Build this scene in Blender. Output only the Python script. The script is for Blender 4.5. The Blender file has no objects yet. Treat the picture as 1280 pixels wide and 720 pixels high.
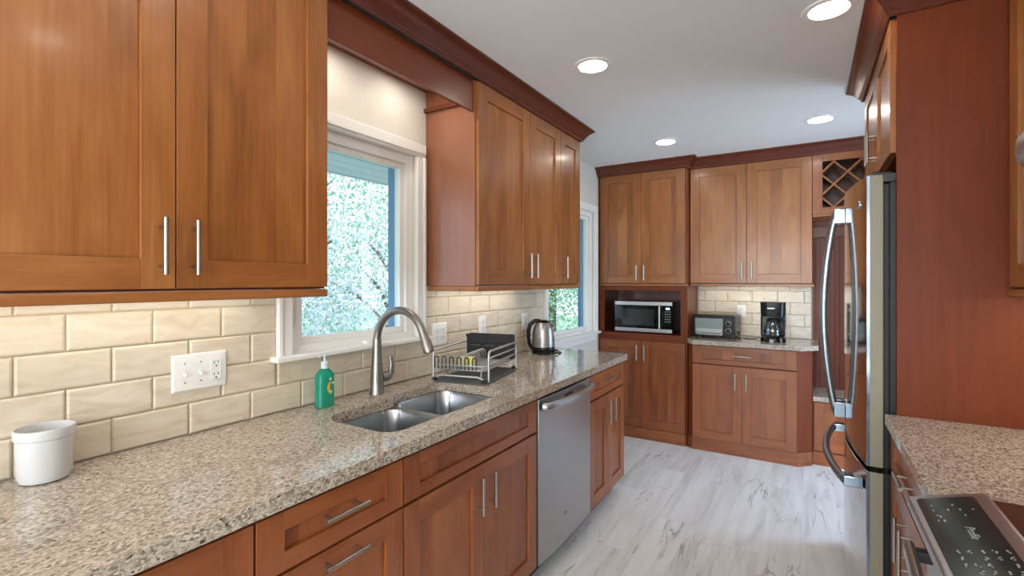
import bpy, bmesh, math, random
from mathutils import Vector, Matrix, Euler
import numpy as np
random.seed(7)
PI = math.pi
sc = bpy.context.scene
COL = sc.collection

# ------------------------------------------------------------------ camera
cam_d = bpy.data.cameras.new('camera')
cam = bpy.data.objects.new('camera', cam_d); COL.objects.link(cam)
cam_d.sensor_width = 36.0
cam_d.lens = 600.0 / 1280 * 36
cam_d.shift_y = -9.2 / 1280
cam_d.clip_start = 0.02
cam.location = (1.67, 0, 1.40)
cam.rotation_euler = (PI / 2, 0, 0.5530)
sc.camera = cam

# ------------------------------------------------------------------ exposure, world, sun
sc.view_settings.view_transform = 'Standard'
sc.view_settings.look = 'None'
sc.view_settings.gamma = 1
sc.view_settings.use_curve_mapping = False
sc.view_settings.exposure = 0.2
LENS = 42.0        # recessed lamp lens
UNDER = 13.0       # under-cabinet lamp
SKY = 1.9
DOOR_W = 27.0      # daylight through the glazed door (right, beyond the fridge)
REAR_FILL = 105.0      # added fill light from an invented window behind the camera
w = bpy.data.worlds.new('sky'); sc.world = w; w.use_nodes = True
nt = w.node_tree; bg = nt.nodes['Background']
tc = nt.nodes.new('ShaderNodeTexCoord'); sp = nt.nodes.new('ShaderNodeSeparateXYZ')
mr = nt.nodes.new('ShaderNodeMapRange'); mr.inputs['From Min'].default_value = -0.05; mr.inputs['From Max'].default_value = 0.8
cr = nt.nodes.new('ShaderNodeValToRGB')
cr.color_ramp.elements[0].color = (0.95, 1.0, 1.05, 1); cr.color_ramp.elements[1].color = (0.55, 0.75, 1.0, 1)
nt.links.new(tc.outputs['Generated'], sp.inputs[0]); nt.links.new(sp.outputs['Z'], mr.inputs['Value'])
nt.links.new(mr.outputs[0], cr.inputs[0]); nt.links.new(cr.outputs[0], bg.inputs['Color'])
bg.inputs['Strength'].default_value = SKY
sd = bpy.data.lights.new('sun', 'SUN'); sd.energy = 3.2; sd.angle = 0.03; sd.color = (1.0, .95, .86)
so = bpy.data.objects.new('sun', sd); COL.objects.link(so)
so.rotation_euler = Vector((0.50, -0.55, 1.0)).to_track_quat('Z', 'Y').to_euler()

def area(name, loc, target, sx, sy, watt, color):
    d = bpy.data.lights.new(name, 'AREA'); d.shape = 'RECTANGLE'; d.size = sx; d.size_y = sy
    d.energy = watt; d.color = color
    o = bpy.data.objects.new(name, d); COL.objects.link(o); o.location = loc
    o.rotation_euler = (Vector(loc) - Vector(target)).to_track_quat('Z', 'Y').to_euler()
    return o
# daylight entering by the glazed door at the right, beyond the fridge; added fill from behind the camera
area('door_daylight', (2.75, 3.74, 1.1), (1.5, 3.74, 0.9), .8, 1.9, DOOR_W, (.70, .84, 1.0))
area('rear_fill', (1.25, -2.36, 1.45), (1.25, 0, 1.35), 1.9, 1.5, REAR_FILL, (1.0, .96, .92))  # fill light added behind the camera

# ------------------------------------------------------------------ materials
def srgb(r, g, b):
    f = lambda c: ((c / 255) / 12.92 if c / 255 <= .04045 else ((c / 255 + .055) / 1.055) ** 2.4)
    return (f(r), f(g), f(b), 1)
MATS = {}
def newmat(name):
    m = bpy.data.materials.new(name); m.use_nodes = True
    n = m.node_tree; b = n.nodes['Principled BSDF']; MATS[name] = m
    return m, n, b
def simple(name, col, rough=.5, metal=0, spec=.5, emit=None, es=0, trans=0, ior=1.45, coat=0, noise=.0, nscale=30):
    m, n, b = newmat(name)
    b.inputs['Base Color'].default_value = col
    b.inputs['Roughness'].default_value = rough; b.inputs['Metallic'].default_value = metal
    b.inputs['Specular IOR Level'].default_value = spec
    b.inputs['Transmission Weight'].default_value = trans; b.inputs['IOR'].default_value = ior
    b.inputs['Coat Weight'].default_value = coat
    if emit: b.inputs['Emission Color'].default_value = emit; b.inputs['Emission Strength'].default_value = es
    if noise:
        t = n.nodes.new('ShaderNodeTexCoord'); x = n.nodes.new('ShaderNodeTexNoise'); x.inputs['Scale'].default_value = nscale
        mx = n.nodes.new('ShaderNodeMix'); mx.data_type = 'RGBA'
        mx.inputs['A'].default_value = tuple(c * (1 - noise) for c in col[:3]) + (1,)
        mx.inputs['B'].default_value = tuple(min(1, c * (1 + noise)) for c in col[:3]) + (1,)
        n.links.new(t.outputs['Object'], x.inputs['Vector']); n.links.new(x.outputs['Fac'], mx.inputs['Factor'])
        n.links.new(mx.outputs['Result'], b.inputs['Base Color'])
    return m
def N(n, t, **k):
    x = n.nodes.new(t)
    for a, v in k.items(): setattr(x, a, v)
    return x
def math_(n, op, a, b=None, c=None):
    x = n.nodes.new('ShaderNodeMath'); x.operation = op
    for i, v in enumerate((a, b, c)):
        if v is None: continue
        if isinstance(v, (int, float)): x.inputs[i].default_value = v
        else: n.links.new(v, x.inputs[i])
    return x.outputs[0]
def ramp(n, fac, stops):
    r = n.nodes.new('ShaderNodeValToRGB'); e = r.color_ramp.elements
    while len(e) < len(stops): e.new(.5)
    for q, (p, c) in zip(e, stops): q.position = p; q.color = c
    n.links.new(fac, r.inputs[0]); return r.outputs[0]
def mixc(n, fac, a, b, mode='MIX'):
    x = n.nodes.new('ShaderNodeMix'); x.data_type = 'RGBA'; x.blend_type = mode
    for s, v in (('Factor', fac), ('A', a), ('B', b)):
        if isinstance(v, (int, float)): x.inputs[s].default_value = v
        elif isinstance(v, tuple): x.inputs[s].default_value = v
        else: n.links.new(v, x.inputs[s])
    return x.outputs['Result']

def wood(name, lo, mid, hi, axis='Z', plank=0.0, rough=.33, blotch=.6, coat=.15, spec=.5):
    """stained maple: long grain along `axis`, glued-up boards `plank` wide with their own tone"""
    m, n, b = newmat(name)
    t = N(n, 'ShaderNodeTexCoord'); oi = N(n, 'ShaderNodeObjectInfo')
    s = N(n, 'ShaderNodeSeparateXYZ'); n.links.new(t.outputs['Object'], s.inputs[0])
    rnd = oi.outputs['Random']
    off = math_(n, 'MULTIPLY', rnd, 37.0)
    X, Y, Z = s.outputs
    al = {'X': X, 'Y': Y, 'Z': Z}[axis]
    ac = Z if axis == 'X' else X
    if axis == 'Y': ac = X
    pi_ = math_(n, 'FLOOR', math_(n, 'DIVIDE', math_(n, 'ADD', ac, off), plank if plank else 100.0))
    wn = N(n, 'ShaderNodeTexWhiteNoise', noise_dimensions='1D'); n.links.new(math_(n, 'ADD', pi_, off), wn.inputs['W'])
    poff = math_(n, 'MULTIPLY', wn.outputs['Value'], 9.0)
    def vec(ka, kc):
        c = N(n, 'ShaderNodeCombineXYZ')
        n.links.new(math_(n, 'MULTIPLY', math_(n, 'ADD', ac, off), kc), c.inputs[0])
        n.links.new(math_(n, 'MULTIPLY', math_(n, 'ADD', Y if axis != 'Y' else Z, 0.0), kc), c.inputs[1])
        n.links.new(math_(n, 'MULTIPLY', math_(n, 'ADD', al, poff), ka), c.inputs[2])
        return c.outputs[0]
    g = N(n, 'ShaderNodeTexNoise'); g.inputs['Scale'].default_value = 1; g.inputs['Detail'].default_value = 6; g.inputs['Roughness'].default_value = .6
    n.links.new(vec(3.5, 95), g.inputs['Vector'])
    f = N(n, 'ShaderNodeTexNoise'); f.inputs['Scale'].default_value = 1; f.inputs['Detail'].default_value = 3; f.inputs['Distortion'].default_value = .8
    n.links.new(vec(2.6, 9), f.inputs['Vector'])
    v = math_(n, 'ADD', math_(n, 'MULTIPLY', g.outputs['Fac'], .35), math_(n, 'MULTIPLY', f.outputs['Fac'], blotch))
    v = math_(n, 'ADD', v, math_(n, 'MULTIPLY', wn.outputs['Value'], .24 if plank else 0.0))
    v = math_(n, 'ADD', v, math_(n, 'MULTIPLY', math_(n, 'SUBTRACT', rnd, .5), .10))
    base = .175 + blotch * .5 + (.12 if plank else 0)
    v = math_(n, 'ADD', math_(n, 'SUBTRACT', v, base), .5)
    col = ramp(n, v, [(.22, lo), (.5, mid), (.8, hi)])
    n.links.new(col, b.inputs['Base Color'])
    b.inputs['Roughness'].default_value = rough
    b.inputs['Coat Weight'].default_value = coat; b.inputs['Coat Roughness'].default_value = .12; b.inputs['Specular IOR Level'].default_value = spec
    return m
mlo, mmid, mhi = srgb(108, 60, 26), srgb(150, 91, 44), srgb(176, 118, 66)
wood('maple', mlo, mmid, mhi, 'Z')
wood('maple_rail', mlo, mmid, mhi, 'X')
wood('maple_panel', mlo, mmid, mhi, 'Z', plank=.088)
blo, bmid, bhi = srgb(104, 52, 26), srgb(144, 80, 43), srgb(168, 102, 60)  # redder than the uppers; dimmer light low down is in the colour too
wood('dim_maple', blo, bmid, bhi, 'Z')
wood('dim_maple_rail', blo, bmid, bhi, 'X')
wood('dim_maple_panel', blo, bmid, bhi, 'Z', plank=.088)
BM = ('dim_maple', 'dim_maple_rail', 'dim_maple_panel')
clo, cmid, chi = srgb(82, 34, 15), srgb(116, 53, 25), srgb(138, 70, 36)
wood('cherry', clo, cmid, chi, 'Z', blotch=.25, coat=.05, spec=.35)
wood('cherry_rail', clo, cmid, chi, 'X', blotch=.25)
wood('cherry_long', clo, cmid, chi, 'Y', blotch=.25)
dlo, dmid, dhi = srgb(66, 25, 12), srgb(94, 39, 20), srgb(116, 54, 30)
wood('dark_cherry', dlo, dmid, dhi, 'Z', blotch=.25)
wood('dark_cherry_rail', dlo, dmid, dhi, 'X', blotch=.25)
wood('veneer', srgb(84, 35, 14), srgb(110, 49, 20), srgb(130, 62, 29), 'Z', blotch=.3, rough=.45, coat=.0, spec=.25)
wood('lit_side_wood', srgb(112, 64, 42), srgb(140, 86, 60), srgb(158, 102, 74), 'Z', blotch=.3, rough=.30, coat=.5)  # paler side wood, sink lamp glow and window reflection put into the colour
simple('dark_inside', srgb(40, 20, 14), .6)

def granite():
    m, n, b = newmat('granite')
    t = N(n, 'ShaderNodeTexCoord'); ge = N(n, 'ShaderNodeNewGeometry')
    mp = N(n, 'ShaderNodeMapping'); n.links.new(ge.outputs['Position'], mp.inputs[0]); mp.inputs['Scale'].default_value = (1.3, .85, 1.3)
    nz = N(n, 'ShaderNodeTexNoise'); nz.inputs['Scale'].default_value = 60; n.links.new(mp.outputs[0], nz.inputs['Vector'])
    wv = N(n, 'ShaderNodeVectorMath', operation='MULTIPLY_ADD'); n.links.new(nz.outputs['Color'], wv.inputs[0])
    wv.inputs[1].default_value = (.012, .012, .012); n.links.new(mp.outputs[0], wv.inputs[2])
    v = N(n, 'ShaderNodeTexVoronoi'); v.inputs['Scale'].default_value = 175; n.links.new(wv.outputs[0], v.inputs['Vector'])
    s = N(n, 'ShaderNodeSeparateColor'); n.links.new(v.outputs['Color'], s.inputs[0])
    c1 = ramp(n, s.outputs[0], [(0, srgb(60, 53, 47)), (.09, srgb(104, 93, 82)), (.24, srgb(145, 131, 117)), (.45, srgb(173, 160, 145)), (.72, srgb(194, 182, 168)), (1, srgb(220, 211, 199))])
    v2 = N(n, 'ShaderNodeTexVoronoi'); v2.inputs['Scale'].default_value = 300; n.links.new(mp.outputs[0], v2.inputs['Vector'])
    s2 = N(n, 'ShaderNodeSeparateColor'); n.links.new(v2.outputs['Color'], s2.inputs[0])
    c2 = ramp(n, s2.outputs[1], [(0, srgb(90, 78, 70)), (.3, srgb(148, 132, 120)), (.7, srgb(186, 171, 158)), (1, srgb(210, 198, 186))])
    c = mixc(n, .28, c1, c2)
    v3 = N(n, 'ShaderNodeTexVoronoi'); v3.inputs['Scale'].default_value = 85; v3.inputs['Randomness'].default_value = 1; n.links.new(wv.outputs[0], v3.inputs['Vector'])
    s3 = N(n, 'ShaderNodeSeparateColor'); n.links.new(v3.outputs['Color'], s3.inputs[0])
    near = math_(n, 'LESS_THAN', v3.outputs['Distance'], .26)
    dark = math_(n, 'MULTIPLY', near, math_(n, 'LESS_THAN', s3.outputs[2], .13))
    c = mixc(n, dark, c, srgb(58, 52, 48))
    light = math_(n, 'MULTIPLY', near, math_(n, 'GREATER_THAN', s3.outputs[2], .80))
    c = mixc(n, light, c, srgb(216, 204, 184))
    n.links.new(c, b.inputs['Base Color'])
    b.inputs['Roughness'].default_value = .075; b.inputs['Specular IOR Level'].default_value = .5
    return m
granite()

def travertine():
    m, n, b = newmat('travertine')
    ge = N(n, 'ShaderNodeNewGeometry')
    r = ge.outputs['Random Per Island']
    off = N(n, 'ShaderNodeCombineXYZ')
    for i, k in enumerate((13., 7., 29.)): n.links.new(math_(n, 'MULTIPLY', r, k), off.inputs[i])
    ad = N(n, 'ShaderNodeVectorMath', operation='ADD'); n.links.new(ge.outputs['Position'], ad.inputs[0]); n.links.new(off.outputs[0], ad.inputs[1])
    mp = N(n, 'ShaderNodeMapping'); n.links.new(ad.outputs[0], mp.inputs[0]); mp.inputs['Scale'].default_value = (7, 7, 26)
    a = N(n, 'ShaderNodeTexNoise'); a.inputs['Scale'].default_value = 1; a.inputs['Detail'].default_value = 7; a.inputs['Distortion'].default_value = 1.2
    n.links.new(mp.outputs[0], a.inputs['Vector'])
    c = ramp(n, a.outputs['Fac'], [(.25, srgb(202, 187, 162)), (.45, srgb(217, 205, 185)), (.62, srgb(225, 215, 198)), (.8, srgb(233, 225, 211))])
    c = mixc(n, math_(n, 'MULTIPLY', r, .30), c, srgb(214, 200, 172))
    p = N(n, 'ShaderNodeTexNoise'); p.inputs['Scale'].default_value = 90; p.inputs['Detail'].default_value = 2; n.links.new(ad.outputs[0], p.inputs['Vector'])
    pm = math_(n, 'GREATER_THAN', p.outputs['Fac'], .72)
    c = mixc(n, math_(n, 'MULTIPLY', pm, .35), c, srgb(176, 150, 112))
    n.links.new(c, b.inputs['Base Color']); b.inputs['Roughness'].default_value = .42
    bp = N(n, 'ShaderNodeBump'); bp.inputs['Strength'].default_value = .05; bp.inputs['Distance'].default_value = .002
    n.links.new(a.outputs['Fac'], bp.inputs['Height']); n.links.new(bp.outputs[0], b.inputs['Normal'])
    return m
travertine()
simple('grout', srgb(196, 180, 150), .9)

def steel(name, col, rough, ax=(1, 1, 60), bump=.03):
    m, n, b = newmat(name)
    b.inputs['Base Color'].default_value = col; b.inputs['Metallic'].default_value = 1; b.inputs['Roughness'].default_value = rough
    t = N(n, 'ShaderNodeTexCoord'); mp = N(n, 'ShaderNodeMapping'); mp.inputs['Scale'].default_value = ax
    n.links.new(t.outputs['Object'], mp.inputs[0])
    z = N(n, 'ShaderNodeTexNoise'); z.inputs['Scale'].default_value = 9; z.inputs['Detail'].default_value = 4; n.links.new(mp.outputs[0], z.inputs['Vector'])
    rr = math_(n, 'ADD', math_(n, 'MULTIPLY', z.outputs['Fac'], .03), rough - .015)
    n.links.new(rr, b.inputs['Roughness'])
    return m
steel('steel', srgb(176, 175, 176), .36)
steel('steel_door', srgb(196, 194, 192), .10)
steel('steel_sink', srgb(178, 182, 188), .24, (1, 40, 1))
steel('nickel', srgb(168, 163, 156), .32)
steel('satin_blue', srgb(150, 156, 164), .30)
steel('brushed_faucet', srgb(150, 146, 142), .36)
steel('chrome', srgb(150, 168, 186), .14)
steel('alu', srgb(205, 206, 208), .42)
simple('black_plastic', srgb(15, 16, 18), .28, noise=.1)
simple('black_gloss', srgb(10, 11, 13), .07, noise=.1)
simple('black_matte', srgb(30, 32, 33), .55, noise=.1)
simple('dark_metal', srgb(52, 54, 56), .4, metal=.6, noise=.1)
simple('flank_reflection', srgb(140, 136, 118), .42, noise=.03, nscale=8)  # steel door flank, the room's beige reflection put into its colour
simple('fridge_body', srgb(34, 35, 37), .5, noise=.1)
simple('white_plastic', srgb(238, 238, 236), .3, noise=.02)
simple('white_ceramic', srgb(208, 209, 210), .18, noise=.02)
simple('white_paint', srgb(244, 243, 239), .4, noise=.015, nscale=4)
simple('cream_paint', srgb(226, 220, 206), .45, noise=.015, nscale=4)
simple('wall_paint', srgb(222, 219, 210), .7, noise=.015, nscale=3)
simple('ceiling_paint', srgb(228, 228, 228), .85, noise=.012, nscale=2)
simple('slot_dark', srgb(50, 50, 50), .6)
simple('soffit_paint', srgb(206, 210, 226), .5, noise=.03)
simple('jamb_daylight_tint', srgb(112, 150, 186), .5, noise=.04)  # white jamb paint with the blue of cool daylight mixed into the colour
simple('soap_liquid', srgb(50, 190, 160), .06, trans=.6, ior=1.36)
simple('soap_cap', srgb(222, 236, 238), .25, trans=.15)
simple('banana_print', srgb(240, 190, 60), .4)
simple('pale_print', srgb(190, 225, 190), .4)
simple('sponge', srgb(238, 230, 150), .9, noise=.08, nscale=200)
simple('mat_grey', srgb(84, 86, 88), .45, noise=.1)
simple('lens', srgb(255, 250, 240), .5, emit=(1.0, .93, .82, 1), es=LENS)
simple('strip', srgb(255, 250, 240), .5, emit=(1.0, .93, .83, 1), es=UNDER)
simple('mark', srgb(170, 178, 176), .5, noise=.05)
simple('clock', srgb(150, 200, 255), .5, emit=(.5, .75, 1, 1), es=2.0)
simple('badge', srgb(120, 122, 126), .3, metal=.8)
simple('cooktop_glass', srgb(26, 22, 22), .05, coat=.5)
simple('panel_glass', srgb(34, 38, 36), .16)
simple('oven_interior', srgb(120, 128, 122), .5, noise=.15, nscale=20)
def thinglass(name, tint, refl=.10):
    m, n, b = newmat(name)
    n.nodes.remove(b); out = n.nodes['Material Output']
    tr = N(n, 'ShaderNodeBsdfTransparent'); tr.inputs[0].default_value = tint
    gl = N(n, 'ShaderNodeBsdfGlossy'); gl.inputs['Roughness'].default_value = .02
    lw = N(n, 'ShaderNodeLayerWeight'); lw.inputs[0].default_value = .5
    mx = N(n, 'ShaderNodeMixShader')
    n.links.new(math_(n, 'ADD', math_(n, 'MULTIPLY', math_(n, 'POWER', lw.outputs['Facing'], 5.0), .9), refl), mx.inputs[0]); n.links.new(tr.outputs[0], mx.inputs[1]); n.links.new(gl.outputs[0], mx.inputs[2])
    n.links.new(mx.outputs[0], out.inputs[0]); return m
thinglass('window_glass', (.90, .95, .99, 1), .03)
thinglass('clear_glass', (.80, .84, .84, 1), .10)
def floor_mat():
    m, n, b = newmat('plank_floor')
    ge = N(n, 'ShaderNodeNewGeometry'); s = N(n, 'ShaderNodeSeparateXYZ'); n.links.new(ge.outputs['Position'], s.inputs[0])
    X, Y = s.outputs[0], s.outputs[1]
    W, L = .182, 1.22
    col = math_(n, 'FLOOR', math_(n, 'DIVIDE', X, W))
    w1 = N(n, 'ShaderNodeTexWhiteNoise', noise_dimensions='1D'); n.links.new(col, w1.inputs['W'])
    ys = math_(n, 'ADD', Y, math_(n, 'MULTIPLY', w1.outputs['Value'], L * 3))
    row = math_(n, 'FLOOR', math_(n, 'DIVIDE', ys, L))
    idn = math_(n, 'ADD', math_(n, 'MULTIPLY', col, 13.7), math_(n, 'MULTIPLY', row, 5.31))
    w2 = N(n, 'ShaderNodeTexWhiteNoise', noise_dimensions='1D'); n.links.new(idn, w2.inputs['W'])
    po = math_(n, 'MULTIPLY', w2.outputs['Value'], 40)
    def vec(kx, ky):
        c = N(n, 'ShaderNodeCombineXYZ'); n.links.new(math_(n, 'MULTIPLY', math_(n, 'ADD', X, po), kx), c.inputs[0])
        n.links.new(math_(n, 'MULTIPLY', math_(n, 'ADD', Y, po), ky), c.inputs[1]); n.links.new(po, c.inputs[2]); return c.outputs[0]
    a = N(n, 'ShaderNodeTexNoise'); a.inputs['Scale'].default_value = 1; a.inputs['Detail'].default_value = 5; a.inputs['Distortion'].default_value = .6; n.links.new(vec(14, 1.6), a.inputs['Vector'])
    c = ramp(n, a.outputs['Fac'], [(.25, srgb(198, 197, 197)), (.42, srgb(223, 222, 221)), (.6, srgb(233, 233, 233)), (.8, srgb(241, 241, 242))])
    f = N(n, 'ShaderNodeTexNoise'); f.inputs['Scale'].default_value = 1; f.inputs['Detail'].default_value = 4; n.links.new(vec(120, 3), f.inputs['Vector'])
    c = mixc(n, math_(n, 'MULTIPLY', f.outputs['Fac'], .14), c, srgb(196, 191, 186))
    # long grey veins
    v = N(n, 'ShaderNodeTexNoise'); v.inputs['Scale'].default_value = 1; v.inputs['Detail'].default_value = 3; v.inputs['Distortion'].default_value = 1.6; n.links.new(vec(7, .9), v.inputs['Vector'])
    vd = math_(n, 'ABSOLUTE', math_(n, 'SUBTRACT', v.outputs['Fac'], .5))
    vm = ramp(n, vd, [(0, (1, 1, 1, 1)), (.018, (0, 0, 0, 1))])
    msk = N(n, 'ShaderNodeTexNoise'); msk.inputs['Scale'].default_value = 1; n.links.new(vec(3, 1.3), msk.inputs['Vector'])
    mk = ramp(n, msk.outputs['Fac'], [(.47, (0, 0, 0, 1)), (.60, (1, 1, 1, 1))])
    c = mixc(n, math_(n, 'MULTIPLY', math_(n, 'MULTIPLY', vm, mk), .75), c, srgb(128, 116, 108))
    # short dark checks
    k = N(n, 'ShaderNodeTexNoise'); k.inputs['Scale'].default_value = 1; k.inputs['Detail'].default_value = 2; k.inputs['Distortion'].default_value = 1.0; n.links.new(vec(26, 3.2), k.inputs['Vector'])
    kd = math_(n, 'ABSOLUTE', math_(n, 'SUBTRACT', k.outputs['Fac'], .5))
    km = ramp(n, kd, [(0, (1, 1, 1, 1)), (.02, (0, 0, 0, 1))])
    k2 = N(n, 'ShaderNodeTexNoise'); k2.inputs['Scale'].default_value = 1; n.links.new(vec(8, 3.4), k2.inputs['Vector'])
    kk = ramp(n, k2.outputs['Fac'], [(.65, (0, 0, 0, 1)), (.72, (1, 1, 1, 1))])
    c = mixc(n, math_(n, 'MULTIPLY', math_(n, 'MULTIPLY', km, kk), .85), c, srgb(66, 56, 50))
    fx = math_(n, 'ABSOLUTE', math_(n, 'SUBTRACT', math_(n, 'FRACT', math_(n, 'DIVIDE', X, W)), .5))
    fy = math_(n, 'ABSOLUTE', math_(n, 'SUBTRACT', math_(n, 'FRACT', math_(n, 'DIVIDE', ys, L)), .5))
    g = math_(n, 'MAXIMUM', math_(n, 'GREATER_THAN', fx, .496), math_(n, 'GREATER_THAN', fy, .4992))
    c = mixc(n, math_(n, 'MULTIPLY', g, .30), c, srgb(140, 132, 124))
    tone = math_(n, 'ADD', .93, math_(n, 'MULTIPLY', w2.outputs['Value'], .1))
    c = mixc(n, 1.0, c, tone, 'MULTIPLY')
    n.links.new(c, b.inputs['Base Color']); b.inputs['Roughness'].default_value = .34
    return m
floor_mat()
def leafmat(name, cols):
    m, n, b = newmat(name)
    ge = N(n, 'ShaderNodeNewGeometry')
    c = ramp(n, ge.outputs['Random Per Island'], cols)
    n.links.new(c, b.inputs['Base Color']); b.inputs['Roughness'].default_value = .55
    b.inputs['Subsurface Weight'].default_value = 0
    out = n.nodes['Material Output']
    tl = N(n, 'ShaderNodeBsdfTranslucent'); n.links.new(c, tl.inputs[0])
    mx = N(n, 'ShaderNodeMixShader'); mx.inputs[0].default_value = .4
    n.links.new(b.outputs[0], mx.inputs[1]); n.links.new(tl.outputs[0], mx.inputs[2]); n.links.new(mx.outputs[0], out.inputs[0])
    return m
leafmat('leaf_green', [(0, srgb(120, 165, 125)), (.5, srgb(155, 195, 155)), (1, srgb(205, 228, 205))])
leafmat('leaf_blossom', [(0, srgb(135, 170, 145)), (.35, srgb(180, 205, 185)), (.5, srgb(222, 215, 235)), (1, srgb(245, 242, 250))])
simple('bark', srgb(110, 98, 88), .9, noise=.2, nscale=12)
simple('lawn', srgb(165, 188, 155), .9, noise=.2, nscale=3)
simple('beadboard', srgb(98, 42, 24), .38)

# ------------------------------------------------------------------ mesh helpers
class MB:
    def __init__(s): s.bm = bmesh.new()
    def face(s, vs, mat=0):
        try:
            f = s.bm.faces.new(vs); f.material_index = mat; return f
        except ValueError: return None
    def box(s, x0, x1, y0, y1, z0, z1, mat=0):
        v = [s.bm.verts.new(p) for p in ((x0,y0,z0),(x1,y0,z0),(x1,y1,z0),(x0,y1,z0),(x0,y0,z1),(x1,y0,z1),(x1,y1,z1),(x0,y1,z1))]
        for q in ((3,2,1,0),(4,5,6,7),(0,1,5,4),(1,2,6,5),(2,3,7,6),(3,0,4,7)): s.face([v[i] for i in q], mat)
        return s
    def loft(s, loops, mat=0, cap0=True, cap1=True, closed=True):
        L = [[s.bm.verts.new(p) for p in lp] for lp in loops]
        n = len(L[0])
        for a, b in zip(L, L[1:]):
            for i in range(n if closed else n - 1):
                j = (i + 1) % n
                s.face([a[i], a[j], b[j], b[i]], mat)
        if cap0: s.face(list(reversed(L[0])), mat)
        if cap1: s.face(L[-1], mat)
        return s
    def tube(s, pts, r, n=10, mat=0, closed=False, flat=None):
        """sweep of a round (or oval, flat=(a,b)) section along pts"""
        P = [Vector(p) for p in pts]; m = len(P)
        rs = r if isinstance(r, (list, tuple)) else [r] * m
        T = []
        for i in range(m):
            if closed: d = P[(i + 1) % m] - P[i - 1]
            else: d = P[min(i + 1, m - 1)] - P[max(i - 1, 0)]
            T.append(d.normalized())
        up = Vector((0, 0, 1)) if abs(T[0].z) < .9 else Vector((0, 1, 0))
        nrm = (up - T[0] * up.dot(T[0])).normalized()
        loops = []
        for i in range(m):
            nrm = (nrm - T[i] * nrm.dot(T[i])).normalized()
            bi = T[i].cross(nrm)
            fa, fb = flat if flat else (1, 1)
            loops.append([P[i] + (nrm * math.cos(2*PI*k/n) * fa + bi * math.sin(2*PI*k/n) * fb) * rs[i] for k in range(n)])
        if closed: loops.append(loops[0])
        return s.loft(loops, mat, not closed, not closed)
    def cyl(s, p0, p1, r, r2=None, n=20, mat=0): return s.tube([p0, p1], [r, r if r2 is None else r2], n, mat)
    def lathe(s, prof, c=(0,0,0), n=32, mat=0, sx=1, sy=1, cap0=True, cap1=True):
        loops = [[(c[0] + r*sx*math.cos(2*PI*k/n), c[1] + r*sy*math.sin(2*PI*k/n), c[2] + z) for k in range(n)] for r, z in prof]
        return s.loft(loops, mat, cap0, cap1)
    def prism(s, out, a, b, axis='z', mat=0):
        def P(u, v, w): return {'z': (u, v, w), 'y': (u, w, v), 'x': (w, u, v)}[axis]
        return s.loft([[P(u, v, a) for u, v in out], [P(u, v, b) for u, v in out]], mat)
    def build(s, name, mats, parent=None, bevel=0, loc=None, rot=None, smooth=True, seg=2):
        bmesh.ops.recalc_face_normals(s.bm, faces=s.bm.faces)
        me = bpy.data.meshes.new(name); s.bm.to_mesh(me); s.bm.free()
        for q in (mats if isinstance(mats, (list, tuple)) else [mats]): me.materials.append(MATS[q])
        if smooth:
            me.shade_smooth(); me.set_sharp_from_angle(angle=math.radians(38))
        o = bpy.data.objects.new(name, me); COL.objects.link(o)
        if parent: o.parent = parent
        if loc: o.location = loc
        if rot: o.rotation_euler = rot
        if bevel:
            bv = o.modifiers.new('bevel', 'BEVEL'); bv.width = bevel; bv.segments = seg; bv.limit_method = 'ANGLE'; bv.angle_limit = math.radians(50)
        return o
def rrect(x0, x1, y0, y1, r, n=6):
    out = []
    rr = r if isinstance(r, (list, tuple)) else [r]*4
    for (cx, cy, a0, q) in ((x1, y1, 0, 0), (x0, y1, 90, 1), (x0, y0, 180, 2), (x1, y0, 270, 3)):
        R = rr[q]; ccx = cx - R if cx == x1 else cx + R; ccy = cy - R if cy == y1 else cy + R
        for k in range(n + 1):
            a = math.radians(a0 + 90*k/n); out.append((ccx + R*math.cos(a), ccy + R*math.sin(a)))
    return out
def slab_holes(bm, outer, holes, z0, z1, mat=0):
    """plate with holes"""
    def ring(lp, z): return [bm.verts.new((x, y, z)) for x, y in lp]
    for z, flip in ((z1, False), (z0, True)):
        edges = []
        for lp in [outer] + holes:
            vs = ring(lp, z)
            for i in range(len(vs)): edges.append(bm.edges.new((vs[i], vs[(i+1) % len(vs)])))
        r = bmesh.ops.triangle_fill(bm, edges=edges, use_beauty=True, use_dissolve=False)
        for g in r['geom']:
            if isinstance(g, bmesh.types.BMFace): g.material_index = mat
    for lp in [outer] + holes:
        a = ring(lp, z0); b = ring(lp, z1)
        for i in range(len(a)):
            j = (i+1) % len(a); f = bm.faces.new((a[i], a[j], b[j], b[i])); f.material_index = mat
    bmesh.ops.remove_doubles(bm, verts=bm.verts, dist=1e-5)
def tag(o, label=None, cat=None, group=None, kind=None):
    if label: o['label'] = label
    if cat: o['category'] = cat
    if group: o['group'] = group
    if kind: o['kind'] = kind
    return o
def empty(name, loc, rz=0, label=None, cat=None, group=None):
    o = bpy.data.objects.new(name, None); COL.objects.link(o); o.location = loc; o.rotation_euler = (0, 0, rz)
    o.empty_display_size = .1
    return tag(o, label, cat, group)
def copy_tree(o, parent=None):
    c = o.copy(); COL.objects.link(c)
    if parent: c.parent = parent
    for ch in list(o.children): copy_tree(ch, c)
    return c
def struct(o): o['kind'] = 'structure'; return o

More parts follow.
